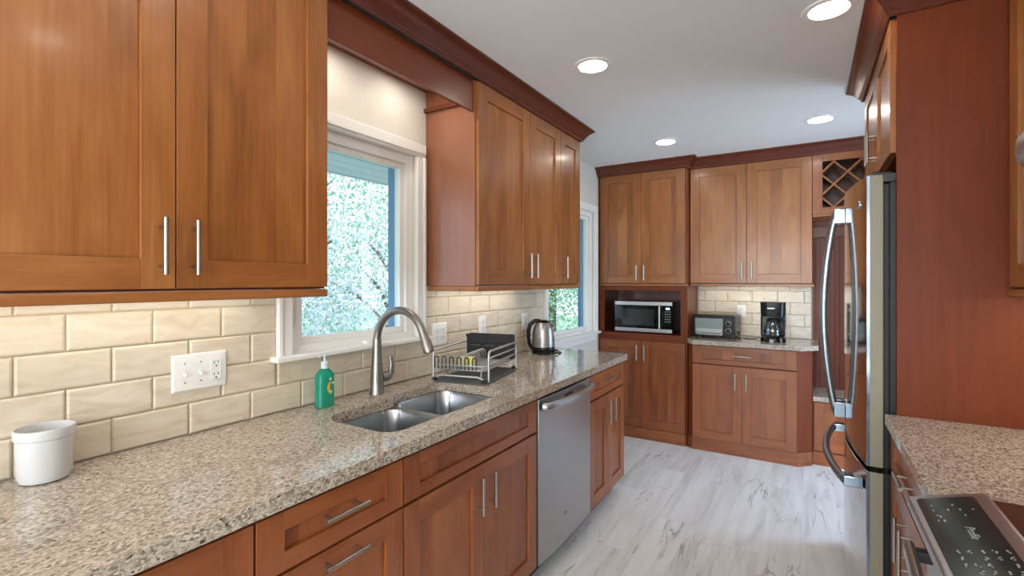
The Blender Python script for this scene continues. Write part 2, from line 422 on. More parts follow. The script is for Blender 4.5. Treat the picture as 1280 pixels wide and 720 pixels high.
# ------------------------------------------------------------------ room shell
XR, YB, YN, CZ = 2.56, 4.68, -2.3, 2.44
WT = .12
MB().box(-.16, XR + .16, YN - .16, YB + .16, -.12, 0).build('floor', 'plank_floor', smooth=False)['kind'] = 'structure'
MB().box(-.16, XR + .16, YN - .16, YB + .16, CZ, CZ + .12).build('ceiling', 'ceiling_paint', smooth=False)['kind'] = 'structure'
W1 = (1.104, 1.78, 1.105, 2.02)      # y0 y1 z0 z1 openings in the left wall
W2 = (3.195, 4.11, .92, 2.02)
m = MB()
def wallx(m, x0, x1, ya, yb, holes):
    ys = ya
    for (h0, h1, z0, z1) in holes:
        m.box(x0, x1, ys, h0, 0, CZ)
        if z0 > 0: m.box(x0, x1, h0, h1, 0, z0)
        m.box(x0, x1, h0, h1, z1, CZ)
        ys = h1
    m.box(x0, x1, ys, yb, 0, CZ)
wallx(m, -WT, 0, YN, YB, [W1, W2]); struct(m.build('wall_left', 'wall_paint', smooth=False))
m = MB(); D1 = (3.30, 4.18, 0, 2.05)
wallx(m, XR, XR + WT, YN, YB, [D1]); struct(m.build('wall_right', 'wall_paint', smooth=False))
m = MB(); m.box(-WT, XR + WT, YB, YB + .15, 0, CZ); struct(m.build('wall_back', 'wall_paint', smooth=False))
m = MB()
m.box(-WT, .3, YN - .15, YN, 0, CZ); m.box(2.2, XR + WT, YN - .15, YN, 0, CZ); m.box(.3, 2.2, YN - .15, YN, 0, .7); m.box(.3, 2.2, YN - .15, YN, 2.2, CZ)
struct(m.build('wall_front', 'wall_paint', smooth=False))
# invented rear window for the fill light, glazed door at right: frames and glass
def grid_frame(name, plane, a0, a1, z0, z1, p, t, fw, glass=True):
    m = MB()
    def bx(u0, u1, w0, w1):
        if plane == 'x': m.box(p - t, p + t, u0, u1, w0, w1)
        else: m.box(u0, u1, p - t, p + t, w0, w1)
    bx(a0, a0 + fw, z0, z1); bx(a1 - fw, a1, z0, z1); bx(a0 + fw, a1 - fw, z0, z0 + fw); bx(a0 + fw, a1 - fw, z1 - fw, z1)
    o = struct(m.build(name, 'white_paint', bevel=.003))
    if glass:
        g = MB()
        if plane == 'x': g.box(p - .003, p + .003, a0 + fw, a1 - fw, z0 + fw, z1 - fw)
        else: g.box(a0 + fw, a1 - fw, p - .003, p + .003, z0 + fw, z1 - fw)
        g.build('pane', 'window_glass', o, smooth=False)
    return o
grid_frame('door_1', 'x', 3.30, 4.18, 0, 2.05, XR + .05, .02, .09)
grid_frame('window_3', 'y', .3, 2.2, .7, 2.2, YN - .05, .025, .06)  # unseen window, added to carry the rear fill

def window(n, y0, y1, z0, z1, cw, stool_z, apron):
    # casing, jambs, sash frame, glass, exterior jamb, hardware
    o = MB()
    c0, c1, ct = y0 - cw, y1 + cw, z1 + .06
    o.box(0, .022, c0, y0, z0, z1); o.box(0, .022, y1, c1, z0, z1)
    o.box(0, .022, c0, c1, z1, ct); o.box(.0215, .030, c0 + .004, c1 - .004, z1 + .012, ct)
    o.box(.021, .028, c0 + .0006, c0 + .018, z0, z1 - .0006); o.box(.021, .028, c1 - .018, c1 - .0006, z0, z1 - .0006)
    o = struct(o.build('window_%d' % n, 'white_paint', bevel=.003))
    f = MB()
    fw = .045; xf = -.012
    f.box(-.075, xf, y0, y0 + fw, z0, z1); f.box(-.075, xf, y1 - fw, y1, z0, z1); f.box(-.075, xf, y0 + fw, y1 - fw, z1 - fw, z1); f.box(-.075, xf, y0 + fw, y1 - fw, z0, z0 + fw)
    f.build('window_frame', 'white_paint', o, bevel=.002)
    s = MB(); sw = .026; a0, a1, b0, b1 = y0 + fw, y1 - fw, z0 + fw, z1 - fw
    xs0, xs1 = -.065, -.028
    s.box(xs0, xs1, a0, a0 + sw, b0, b1); s.box(xs0, xs1, a1 - sw, a1, b0, b1); s.box(xs0, xs1, a0 + sw, a1 - sw, b1 - sw, b1); s.box(xs0, xs1, a0 + sw, a1 - sw, b0, b0 + sw)
    s.build('sash', 'white_paint', o, bevel=.002)
    g = MB(); g.box(-.050, -.046, a0 + sw, a1 - sw, b0 + sw, b1 - sw); g.build('pane', 'window_glass', o, smooth=False)
    e = MB()   # exterior jamb lining, its blue is cool daylight on white paint
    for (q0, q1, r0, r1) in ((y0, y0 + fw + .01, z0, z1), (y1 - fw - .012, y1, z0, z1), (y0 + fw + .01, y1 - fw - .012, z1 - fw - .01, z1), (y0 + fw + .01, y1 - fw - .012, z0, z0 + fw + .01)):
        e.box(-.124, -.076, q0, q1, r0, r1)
    e.build('exterior_jamb', 'jamb_daylight_tint', o)
    st = MB(); st.box(-.012, .052, c0 - .022, min(c1 + .022, 4.2), stool_z - .020, stool_z)
    if apron: st.box(0, .016, c0, c1, stool_z - .085, stool_z - .020)
    st.build('window_stool', 'white_paint', o, bevel=.005, seg=3)
    # crank handle and its base
    cy = y1 - fw - .23 if n == 1 else y1 - .20
    k = MB(); zz = z0 + .004 if n == 1 else z0 + .004
    k.prism(rrect(-.012, .018, cy - .05, cy + .05, .012), zz, zz + .026)
    k.tube([(.005, cy + .03, zz + .02), (.016, cy + .045, zz + .05), (.02, cy + .062, zz + .10)], [.006, .005, .005], 10)
    k.lathe([(.006, 0), (.009, .006), (.009, .016), (.005, .022)], (.02, cy + .064, zz + .095), 12)
    k.build('crank_handle', 'white_plastic', o, bevel=.002)
    l = MB(); ly = y0 + .028
    l.prism(rrect(ly - .011, ly + .011, z0 + .11, z0 + .20, .010), -.012, -.004, 'x'); l.box(-.004, .004, ly - .004, ly + .006, z0 + .13, z0 + .24)
    l.build('sash_lock', 'white_plastic', o, bevel=.002)
    return o
window(1, *W1[:2], W1[2], W1[3], .060, 1.122, False)
window(2, *W2[:2], W2[2], W2[3], .060, .94, True)
# eave outside over the left wall
m = MB()
for k in range(7): m.box(-1.12 + k*.142, -1.12 + k*.142 + .136, -1.5, 6.5, 2.15, 2.17)
m.box(-1.13, -.12, -1.5, 6.5, 2.17, 2.19)
m.box(-1.15, -1.12, -1.5, 6.5, 2.145, 2.36)
struct(m.build('trim_eave', 'soffit_paint', smooth=False))

# ------------------------------------------------------------------ backsplashes (bevelled travertine tiles)
def tiles(name, rects, joint0, pitch, zrows, hole, mp, label, y_lo, y_hi, z_hi):
    m = MB()
    def tile(a0, a1, z0, z1):
        if a1 - a0 < .008 or z1 - z0 < .008: return
        g = .0016; ch = min(.006, (a1-a0)/3, (z1-z0)/3)
        a0 += g; a1 -= g; z0 += g; z1 -= g
        L = []
        for (i, d) in ((0, 0.002), (0, .0055), (ch*.5, .0088), (ch, .0100)):
            L.append([mp(a0+i, z0+i, d), mp(a1-i, z0+i, d), mp(a1-i, z1-i, d), mp(a0+i, z1-i, d)])
        m.loft(L, 0, False, True)
    for r, (z0, z1) in enumerate(zrows):
        z1 = min(z1, z_hi); 
        ph = joint0[r % 2]
        k = math.floor((y_lo - ph) / pitch)
        while ph + k*pitch < y_hi:
            a0, a1 = max(y_lo, ph + k*pitch), min(y_hi, ph + (k+1)*pitch); k += 1
            if hole:
                h0, h1, hz = hole
                if a1 <= h0 or a0 >= h1 or z1 <= hz: tile(a0, a1, z0, z1)
                else:
                    if a0 < h0: tile(a0, h0, z0, z1)
                    if a1 > h1: tile(h1, a1, z0, z1)
                    if z0 < hz: tile(max(a0, h0), min(a1, h1), z0, hz)
            else: tile(a0, a1, z0, z1)
    # grout bed
    if hole:
        h0, h1, hz = hole
        for a0, a1, z0, z1 in ((y_lo, h0, .914, z_hi), (h0, h1, .914, hz), (h1, y_hi, .914, z_hi)):
            P = [mp(a, z, d) for d in (.0002, .0035) for a, z in ((a0, z0), (a1, z0), (a1, z1), (a0, z1))]
            m.loft([P[:4], P[4:]], 1)
    else:
        P = [mp(a, z, d) for d in (.0002, .0035) for a, z in ((y_lo, .914), (y_hi, .914), (y_hi, z_hi), (y_lo, z_hi))]
        m.loft([P[:4], P[4:]], 1)
    o = m.build(name, ['travertine', 'grout'], smooth=False)
    return tag(o, label, 'backsplash')
rows = [(.914 + .0995*i, .914 + .0995*(i+1)) for i in range(5)]
tiles('tile_backsplash', None, (.1625, .064), .197, rows, (1.044, 1.84, 1.102), lambda a, z, d: (d, a, z),
      'cream travertine tile backsplash behind the long sink counter and below its window', -1.2, 3.132, 1.374)
tiles('tile_backsplash', None, (.952 - .195*9 + .195, .86 - .195*9), .195, rows, None, lambda a, z, d: (a, YB - d, z),
      'short travertine tile backsplash behind the toaster oven and coffee maker', .803, 1.690, 1.36)

# ------------------------------------------------------------------ cabinet parts (local frame: x width, front towards -y, z up)
T = .019
def bar_handle(parent, x, z, vertical, y=-T, length=.137, name='handle', mat='nickel'):
    m = MB(); h = length/2; c = .048; r = .0058
    if vertical:
        m.cyl((0, -.032, -h), (0, -.032, h), r, n=14)
        for s in (-c, c): m.cyl((0, 0, s), (0, -.030, s), .0042, n=10)
    else:
        m.cyl((-h, -.032, 0), (h, -.032, 0), r, n=14)
        for s in (-c, c): m.cyl((s, 0, 0), (s, -.030, 0), .0042, n=10)
    return m.build(name, mat, parent, loc=(x, y, z))
def shaker(name, parent, x0, x1, z0, z1, st=.072, rl=.072, mats=('maple', 'maple_rail', 'maple_panel'), handle=None, y=0):
    """five-piece door or drawer front, origin at its lower left corner"""
    w_, h_ = x1 - x0, z1 - z0
    m = MB()
    m.box(0, st, -T, 0, 0, h_, 0); m.box(w_ - st, w_, -T, 0, 0, h_, 0)
    m.box(st, w_ - st, -T, 0, 0, rl, 1); m.box(st, w_ - st, -T, 0, h_ - rl, h_, 1)
    m.box(st, w_ - st, -T + .009, -.003, rl, h_ - rl, 2)
    o = m.build(name, list(mats), parent, bevel=.0012, loc=(x0, y, z0), smooth=False)
    if handle:
        kind, hx, hz = handle
        bar_handle(o, hx, hz, kind == 'v')
    return o
CH = 'cherry'
def carcass(parent, w_, z0, z1, depth, name='cabinet_box', mat=('cherry', 'dark_inside'), top=True, front=True, inset=0):
    m = MB(); t = .018
    m.box(0, t, 0, depth, z0, z1); m.box(w_ - t, w_, 0, depth, z0, z1)
    m.box(t, w_ - t, 0, depth, z0, z0 + t); m.box(t, w_ - t, depth - .008, depth, z0 + t, z1 - t)
    if top: m.box(t, w_ - t, 0, depth - .008, z1 - t, z1)
    m.box(t, w_ - t, .002, .010, z0 + t, z1 - t, 1)      # dark sheet right behind the door gaps, coloured as the shade inside
    return m.build(name, list(mat), parent, bevel=.0008, smooth=False)
def toe_kick(parent, w_, depth_in=.065, mat='dark_cherry_rail', h=.102):
    m = MB(); m.box(0, w_, depth_in, depth_in + .015, 0, h); m.box(.02, .035, depth_in + .015, .5, 0, h); m.box(w_ - .035, w_ - .02, depth_in + .015, .5, 0, h)
    return m.build('toe_kick', mat, parent, smooth=False)
G = .0015
L90 = PI/2; R90 = -PI/2
FX = .612         # left run face plane (doors reach .631)
UX = .311         # left run uppers
# ---- left run, base cabinets
def base_cab(loc, rz, w_, label, layout, depth=None, toe=True):
    e = empty('base_cabinet', loc, rz, label, 'cabinet')
    top = layout != 'sink'
    d = depth or FX - .004
    m_ = carcass(e, w_, .102, .876, d, top=top)
    if toe: toe_kick(e, w_)
    if layout == 'stack3':
        zs = [(.722, .862), (.418, .714), (.110, .410)]
        for z0, z1 in zs:
            shaker('drawer', e, G, w_ - G, z0, z1, .068, .045 if z1 - z0 < .2 else .068, mats=BM, handle=('h', (w_ - 2*G)/2, (z1 - z0)/2 + (.012 if z1 - z0 < .2 else .118)))
    elif layout == 'doors1':
        shaker('door', e, G, w_ - G, .110, .862, mats=BM, handle=('v', .035, .752 - .11))
    elif layout == 'drawer2':
        shaker('drawer', e, G, w_ - G, .722, .862, .068, .040, mats=BM, handle=('h', w_*.5, .082 if rz != L90 else .085))
        hw = w_/2
        shaker('door', e, G, hw - G/2, .110, .712, .068, .068, mats=BM, handle=('v', hw - .045, .500))
        shaker('door', e, hw + G/2, w_ - G, .110, .712, .068, .068, mats=BM, handle=('v', .042, .500))
    elif layout == 'sink':
        shaker('false_front', e, G, w_ - G, .722, .862, .068, .040, mats=BM)
        hw = w_/2
        shaker('door', e, G, hw - G/2, .110, .712, .068, .068, mats=BM, handle=('v', hw - .045, .500))
        shaker('door', e, hw + G/2, w_ - G, .110, .712, .068, .068, mats=BM, handle=('v', .038, .500))
    return e
base_cab((FX, .145, 0), L90, .457, 'maple base cabinet with one tall door at the near end of the sink counter', 'doors1')
base_cab((FX, -.76, 0), L90, .90, 'maple base cabinet under the crock end of the long counter', 'drawer2')
base_cab((FX, .605, 0), L90, .455, 'maple drawer base with bar pulls, just left of the sink cabinet', 'stack3')
base_cab((FX, 1.063, 0), L90, .832, 'wide maple sink base cabinet with false drawer front and two doors', 'sink')
base_cab((FX, 2.508, 0), L90, .592, 'maple base cabinet right of the dishwasher, one drawer over two doors', 'drawer2')

# ---- long countertop with sink cut-out
m = MB()
SX0, SX1, SY0, SY1 = .165, .548, 1.088, 1.795
_a = rrect(SX0, SX1, SY0, SY1, (.065, .075, .10, .065), 8); _b = rrect(.204, SX1, SY0, SY1, (.065, .075, .085, .065), 8)
hole = _a[:18] + [(SX0, 1.50), (.170, 1.478), (.184, 1.462), (.198, 1.446), (.204, 1.425)] + _b[18:]
slab_holes(m.bm, rrect(.0105, .648, -1.2, 3.124, (.012, .001, .001, .003), 4), [hole], .876, .914)
tag(m.build('countertop', 'granite', bevel=.003, smooth=False), 'long speckled beige granite countertop holding the double sink', 'countertop')
# ---- sink
def bowl_loops(x0, x1, y0, y1):
    L = []
    for (ins, z, r) in ((0, .874, .065), (.004, .86, .065), (.012, .76, .062), (.020, .715, .058), (.034, .694, .05), (.065, .688, .04)):
        q = rrect(x0 + ins, x1 - ins, y0 + ins, y1 - ins, max(.02, r - ins*.3), 8)
        L.append([(x, y, z) for x, y in q])
    return L
sink = empty('sink', (0, 0, 0), 0, 'double bowl stainless undermount sink set into the granite', 'sink')
b1 = (.206, SX1 - .002, SY0 + .004, 1.425); b2 = (SX0 + .004, SX1 - .002, 1.452, SY1 - .004)
m = MB(); slab_holes(m.bm, rrect(SX0 - .018, SX1 + .018, SY0 - .018, SY1 + .018, .06, 6), [rrect(*b1, .065, 8), rrect(*b2, .065, 8)], .8725, .8745)
m.build('rim', 'steel_sink', sink)
for b in (b1, b2):
    m = MB(); m.loft(bowl_loops(*b), 0, False, True); o = m.build('bowl', 'steel_sink', sink)
    cx, cy = (b[0]+b[1])/2, (b[2]+b[3])/2
    m = MB(); m.lathe([(.045, .6885), (.042, .691), (.036, .690), (.030, .6895), (.004, .6892)], (cx, cy, 0), 28); m.build('drain', 'nickel', o)
# ---- faucet
fa = empty('kitchen_faucet', (.088, 1.455, .914), 0, 'tall gooseneck pull-down faucet of brushed nickel behind the sink', 'faucet')
m = MB(); m.lathe([(.031, 0), (.031, .006), (.029, .010), (.028, .06), (.0255, .10), (.021, .16), (.0188, .215), (.0178, .235)], n=32)
m.build('base', 'brushed_faucet', fa)
m = MB(); pts = [(0, 0, .225), (0, 0, .232)]
R = .136; cz = .226
for k in range(1, 19):
    a = PI - k*PI/18 * .89
    pts.append((R + R*math.cos(a), 0, cz + R*math.sin(a)))
m.tube(pts, .0162, 16); m.build('neck', 'brushed_faucet', fa)
m = MB(); p = Vector(pts[-1]); d = (Vector(pts[-1]) - Vector(pts[-2])).normalized()
m.tube([p - d*.004, p + d*.02, p + d*.050, p + d*.078], [.0170, .0185, .0215, .0225], 20); m.tube([p + d*.078, p + d*.081], [.018, .018], 20)
m.build('spray_head', 'brushed_faucet', fa)
m = MB(); m.tube([(.004, .018, .066), (.004, .048, .066), (.004, .068, .070)], [.0215, .0225, .019], 18)
m.tube([(.004, .058, .058), (.006, .078, .085), (.008, .080, .115), (.006, .074, .155)], [.018, .0155, .011, .008], 12, flat=(1, .75))
m.build('lever', 'brushed_faucet', fa)

# ---- dishwasher
dw = empty('dishwasher', (FX, 1.898, 0), L90, 'stainless steel dishwasher with a bowed towel-bar handle', 'dishwasher')
dww = .606
m = MB(); m.box(.004, dww - .004, .01, .58, .105, .872); m.build('tub', 'black_matte', dw, smooth=False)
m = MB()
n_ = 16
front = [(.003 + (dww - .006)*k/n_, -.026 - .008*math.sin(PI*k/n_)) for k in range(n_ + 1)]
m.prism(front + [(dww - .003, .008), (.003, .008)], .112, .862)
dd = m.build('door', 'steel', dw, bevel=.002)
m = MB(); m.prism(rrect(.255, .352, .826, .838, .003), -.0345, -.034+.002, 'y'); m.build('vent', 'dark_inside', dd)
m = MB()
hp = [(.028, -.034, .826), (.034, -.052, .826)] + [(.045 + (dww - .09)*k/14, -.058 - .028*math.sin(PI*k/14), .826) for k in range(15)] + [(dww - .034, -.052, .826), (dww - .028, -.034, .826)]
m.tube(hp, .0195, 16, flat=(1.0, .62)); m.build('handle', 'steel', dd)
m = MB(); m.lathe([(.011, 0), (.011, .0015), (.009, .002)], n=24); bo = m.build('badge', 'badge', dd, loc=(.27, -.0335, .25), rot=(PI/2, 0, 0))
m = MB(); m.box(.005, dww - .005, .060, .075, 0, .104); m.build('toe_kick', 'black_matte', dw)

# ------------------------------------------------------------------ left run uppers
def upper(loc, rz, w_, z0, z1, doors, label, depth=.309, rail=True, handles=True, box='cherry', side=None, hz=.035):
    e = empty('upper_cabinet', loc, rz, label, 'cabinet')
    carcass(e, w_, z0, z1, depth, mat=(box, 'dark_inside'))
    for (a, b, hs) in doors:
        H = None
        if hs: H = ('v', (.036 if hs == 'l' else (b - a) - .036), hz + .0685)
        shaker('door', e, a + G, b - G, z0 + .006, z1 - .006, .073, .073, handle=H)
    if rail:
        m = MB(); m.box(-.0, w_, -.020, .0, z0 - .026, z0 - .001); m.box(-.001, .020, .0, depth - .016, z0 - .026, z0 - .001); m.box(w_ - .02, w_ + .001, 0, depth - .016, z0 - .026, z0 - .001)
        m.build('light_rail', 'maple_rail', e, bevel=.004, seg=3)
    return e
UZ, UT = 1.374, 2.362
upper((UX, -.335, 0), L90, .44, UZ, UT, [(0, .44, 'r')], 'maple wall cabinet with one door at the near end of the sink wall')
upper((UX, .108, 0), L90, .914, UZ, UT, [(0, .470, 'r'), (.470, .914, 'l')], 'large maple wall cabinet with two shaker doors left of the sink window')
# cabinets between the windows
upper((UX, 1.862, 0), L90, .900, UZ, UT, [(0.006, .505, 'r'), (.505, .900, 'l')], 'maple wall cabinet with two doors right of the sink window', box='lit_side_wood')
upper((UX, 2.764, 0), L90, .306, UZ, UT, [(0, .302, 'l')], 'narrow single-door maple wall cabinet at the far end of the sink wall', box='cherry')
# valance over the window
m = MB(); m.box(.286, .305, 1.024, 1.861, 2.212, 2.362)
tag(m.build('valance_board', 'cherry_long', bevel=.001, smooth=False), 'reddish wood valance board spanning above the sink window', 'valance')
m = MB(); m.box(.002, .285, 1.024, 1.040, 2.29, 2.362); m.box(.002, .285, 1.845, 1.861, 2.255, 2.275); m.box(.002, .285, 1.024, 1.861, 2.3625, 2.375)
tag(m.build('valance_cleat', 'cherry_long', smooth=False), 'wood cleats and board behind the valance above the sink window', 'trim board')
# crown mouldings: profile (out, z)
CP = [(-.0005, 2.357), (.006, 2.357), (.012, 2.362), (.012, 2.370), (.020, 2.376), (.030, 2.392), (.046, 2.412), (.066, 2.426), (.074, 2.430), (.074, 2.4395), (-.0005, 2.4395)]
def crown(path, label, mat='dark_cherry', name='crown_molding'):
    """path: list of (x, y); outward normal is to the right of travel"""
    P = [Vector((x, y, 0)) for x, y in path]; loops = []
    for i, p in enumerate(P):
        def nr(a, b): d = (b - a).normalized(); return Vector((d.y, -d.x, 0))
        if i == 0: o_ = nr(P[0], P[1])
        elif i == len(P) - 1: o_ = nr(P[-2], P[-1])
        else:
            n1, n2 = nr(P[i-1], p), nr(p, P[i+1]); o_ = (n1 + n2) / (1 + n1.dot(n2))
        loops.append([tuple(p + o_*u + Vector((0, 0, z))) for u, z in CP])
    m = MB(); m.loft(loops)
    return tag(m.build(name, mat), label, 'molding')
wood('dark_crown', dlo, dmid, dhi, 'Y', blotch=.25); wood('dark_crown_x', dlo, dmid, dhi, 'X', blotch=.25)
FD = UX + T + .003
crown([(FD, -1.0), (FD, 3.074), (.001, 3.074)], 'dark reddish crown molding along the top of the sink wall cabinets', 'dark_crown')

# ------------------------------------------------------------------ back wall units
PY = 4.245     # pantry door plane (box front)
pan = empty('pantry_cabinet', (.022, PY, 0), 0, 'tall maple pantry cabinet in the corner with an open microwave niche', 'cabinet')
pw = .776; pd = YB - PY - .002
m = MB(); t = .018
m.box(0, t, 0, pd, 0, UT); m.box(pw - t, pw, 0, pd, 0, UT); m.box(t, pw - t, pd - .01, pd, .1, UT)
m.box(t, pw - t, 0, pd - .01, UT - t, UT); m.box(t, pw - t, .0, pd - .01, 1.335, 1.372); m.box(t, pw - t, .0, pd - .01, .875, .930); m.box(t, pw - t, 0, pd - .01, .085, .103)
m.box(t, pw - t, .004, .010, .103, .875, 1); m.box(t, pw - t, .004, .010, 1.372, UT - t, 1)  # dark sheets behind the pantry doors, coloured as the shade inside
m.build('cabinet_box', ['cherry', 'dark_inside'], pan, bevel=.001, smooth=False)
m = MB()   # niche lining (dark) and face frame
m.box(t, t + .004, .02, pd - .01, .930, 1.335); m.box(pw - t - .004, pw - t, .02, pd - .01, .930, 1.335); m.box(t + .004, pw - t - .004, pd - .014, pd - .0101, .930, 1.335); m.box(t + .004, pw - t - .004, .02, pd - .014, 1.331, 1.335)
m.build('niche_lining', 'dark_cherry', pan, smooth=False)
m = MB()
m.box(0, .042, -T, 0, .868, 1.352); m.box(pw - .052, pw - .010, -T, 0, .868, 1.352); m.box(.042, pw - .052, -T, 0, .868, .930); m.box(.042, pw - .052, -T, 0, 1.312, 1.352)
m.build('face_frame', 'veneer', pan, bevel=.0012, smooth=False)
m = MB(); m.box(-.004, pw + .004, -T - .008, 0, 1.353, 1.371); m.build('ledge', 'maple_rail', pan, bevel=.003)
m = MB(); m.box(0, pw - .012, -T - .004, 0, 0, .096); m.box(0, pw - .012, -T - .012, -T - .004, 0, .014); m.build('base_board', 'dim_maple_rail', pan, bevel=.002)
pm = .386
shaker('door', pan, .004, pm - .001, .100, .866, mats=BM, handle=('v', pm - .040, .662))
shaker('door', pan, pm + .001, pw - .016, .100, .866, mats=BM, handle=('v', .030, .662))
shaker('door', pan, .004, pm - .001, UZ + .001, UT - .006, handle=('v', pm - .040, .094))
shaker('door', pan, pm + .001, pw - .016, UZ + .001, UT - .006, handle=('v', .030, .094))
m = MB(); m.box(.0005, .0215, PY + .0, PY + .018, 0, 2.362)
tag(m.build('filler_strip', 'cherry', smooth=False), 'narrow reddish filler strip between the pantry and the window wall', 'trim board')
BY = 4.35
upper((.803, BY, 0), 0, .893, UZ, UT, [(0, .439, 'r'), (.439, .893, 'l')], 'maple wall cabinet with two doors above the coffee maker', depth=YB - BY - .002, rail=False)
m = MB(); m.box(.803, 1.708, BY - .022, BY + .02, 1.352, 1.373); m.box(.803, .82, BY + .02, YB - .012, 1.352, 1.373); m.box(1.692, 1.708, BY + .02, YB - .012, 1.352, 1.373)
tag(m.build('light_rail', 'maple_rail', bevel=.003), 'thin wood light rail under the coffee maker cabinet', 'trim board')
# base with chamfered ends
bb = empty('base_cabinet', (.803, 4.21, 0), 0, 'maple base cabinet with angled corners beneath the toaster oven', 'cabinet')
m = MB()
out = [(.0, .040), (.045, .0), (.795, 0), (.893, .095), (.893, YB - 4.21 - .002), (0, YB - 4.21 - .002)]
m.prism(out, .102, .876); m.build('cabinet_box', 'veneer', bb, bevel=.001, smooth=False)
m = MB(); o2 = [(-.0, .032), (.043, -.006), (.798, -.006), (.893, .085), (.893, .3), (0, .3)]
m.prism(o2, 0, .101); m.prism([(.0, .022), (.040, -.016), (.801, -.016), (.893, .072), (.893, .3), (0, .3)], 0, .014)
m.build('base_board', 'dim_maple_rail', bb, bevel=.002, smooth=False)
shaker('drawer', bb, .047, .793, .722, .866, .070, .036, mats=BM, handle=('h', .373, .078))
shaker('door', bb, .047, .4195, .105, .712, .068, .068, mats=BM, handle=('v', .372 - .048, .490))
shaker('door', bb, .4205, .793, .105, .712, .068, .068, mats=BM, handle=('v', .030, .490))
m = MB()
out = [(.803, 4.222), (.858, 4.135), (1.628, 4.135), (1.735, 4.245), (1.735, YB - .0105), (.803, YB - .0105)]
m.prism(out, .8765, .9145)
tag(m.build('countertop', 'granite', bevel=.004, smooth=False, seg=3), 'short granite countertop with clipped corners holding the coffee maker', 'countertop')
# bench nook + beadboard + wine rack
nook = empty('bench_cabinet', (1.698, 4.335, 0), 0, 'low maple bench cabinet in the nook behind the fridge', 'cabinet')
nw = XR - 1.698 - .002
m = MB(); m.box(0, nw, 0, YB - 4.335 - .02, .102, .484); m.build('cabinet_box', 'cherry', nook, bevel=.001, smooth=False)
shaker('door', nook, .010, .42, .110, .478, .068, .068, BM); shaker('door', nook, .423, nw - .01, .110, .478, .068, .068, BM)
m = MB(); m.box(0, nw, -.006, .3, 0, .101); m.box(0, nw, -.016, -.006, 0, .014); m.build('base_board', 'dim_maple_rail', nook, bevel=.002)
m = MB(); m.box(1.699, XR - .003, 4.305, YB - .02, .4845, .5205)
tag(m.build('countertop', 'granite', bevel=.004, smooth=False), 'low granite seat slab on the bench behind the fridge handle', 'countertop')
m = MB()
x = 1.72
m.box(1.699, XR - .003, YB - .010, YB - .002, .522, 1.885)
while x < XR - .02:
    m.box(x, min(x + .030, XR - .003), YB - .016, YB - .010, .522, 1.75); x += .033
tag(m.build('beadboard', 'beadboard', bevel=.0015, smooth=False), 'dark red beadboard panelling in the nook above the bench', 'panelling')
m = MB(); m.box(1.70, XR - .003, YB - .034, YB - .017, 1.752, 1.836); 
hr = tag(m.build('hook_rail', 'dark_cherry_rail', bevel=.002), 'dark wood coat rail with small hooks across the beadboard nook', 'coat rail')
for hx in (1.84, 2.04, 2.24):
    m = MB(); m.cyl((hx, YB - .034, 1.79), (hx, YB - .040, 1.79), .012, n=12); m.tube([(hx, YB - .038, 1.79), (hx, YB - .062, 1.785), (hx, YB - .070, 1.80)], .004, 8); m.lathe([(.003, -.006), (.007, 0), (.003, .006)], (hx, YB - .070, 1.803), 10)
    m.build('hook', 'nickel', hr)
wr = empty('wine_rack_cabinet', (1.698, BY, 0), 0, 'wall cabinet with a diagonal lattice wine rack above the nook', 'cabinet')
ww = nw; wz = 1.905; wd = YB - BY - .002
m = MB()
m.box(0, t, 0, wd, wz, UT); m.box(ww - t, ww, 0, wd, wz, UT); m.box(t, ww - t, 0, wd, wz, wz + t); m.box(t, ww - t, 0, wd, UT - t, UT)
m.build('cabinet_box', 'cherry', wr, smooth=False)
m = MB(); m.box(t, ww - t, wd - .012, wd, wz + t, UT - t); m.box(t, t + .003, .02, wd - .012, wz + t, UT - t); m.box(ww - t - .003, ww - t, .02, wd - .012, wz + t, UT - t)
m.build('inside_lining', 'dark_cherry', wr, smooth=False)
m = MB(); fo = .058
m.box(0, fo, -T, 0, wz, UT); m.box(.44, .44 + .06, -T, 0, wz, UT); m.box(ww - fo, ww, -T, 0, wz, UT)
for a, b in ((fo, .44), (.50, ww - fo)): m.box(a, b, -T, 0, wz, wz + .045); m.box(a, b, -T, 0, UT - .055, UT)
for a, b in ((fo, .44), (.50, ww - fo)):
    for q in ((a - .004, a + .006, wz + .040, UT - .050), (b - .006, b + .004, wz + .040, UT - .050), (a + .006, b - .006, wz + .040, wz + .050), (a + .006, b - .006, UT - .060, UT - .050)): m.box(q[0], q[1], -T - .003, -T + .004, q[2], q[3])
m.build('face_frame', 'dim_maple', wr, bevel=.0012, smooth=False)
m = MB(); m.box(-.0, ww, -T - .006, wd, wz - .020, wz - .001); m.build('ledge', 'maple_rail', wr, bevel=.002)
def lattice(a, b, z0, z1, parent):
    m = MB(); hw = .0055; step = .172
    cx, cz_ = a, z0
    for s in (1, -1):
        for k in range(-8, 12):
            c = k * step + (.100 if s == 1 else .092)
            # line z = z0 + s*(x - a) + c
            pts = []
            xs0, xs1 = a, b
            lo, hi = (z0 - z0 - c), (z1 - z0 - c)
            if s == 1: xa, xb = max(a, a + lo), min(b, a + hi)
            else: xa, xb = max(a, a - hi), min(b, a - lo)
            if xb - xa < .012: continue
            za, zb = z0 + s*(xa - a) + c, z0 + s*(xb - a) + c
            d = Vector((xb - xa, 0, zb - za)).normalized(); nn = Vector((-d.z, 0, d.x)) * hw
            yo = .004 if s == 1 else .012
            A, B = Vector((xa, 0, za)), Vector((xb, 0, zb))
            m.loft([[tuple(q + Vector((0, y_, 0))) for q in (A + nn, A - nn, B - nn, B + nn)] for y_ in (-.004 if s == 1 else .002, .20 if s == 1 else .205)])
    return m.build('lattice', 'maple_rail', parent, smooth=False)
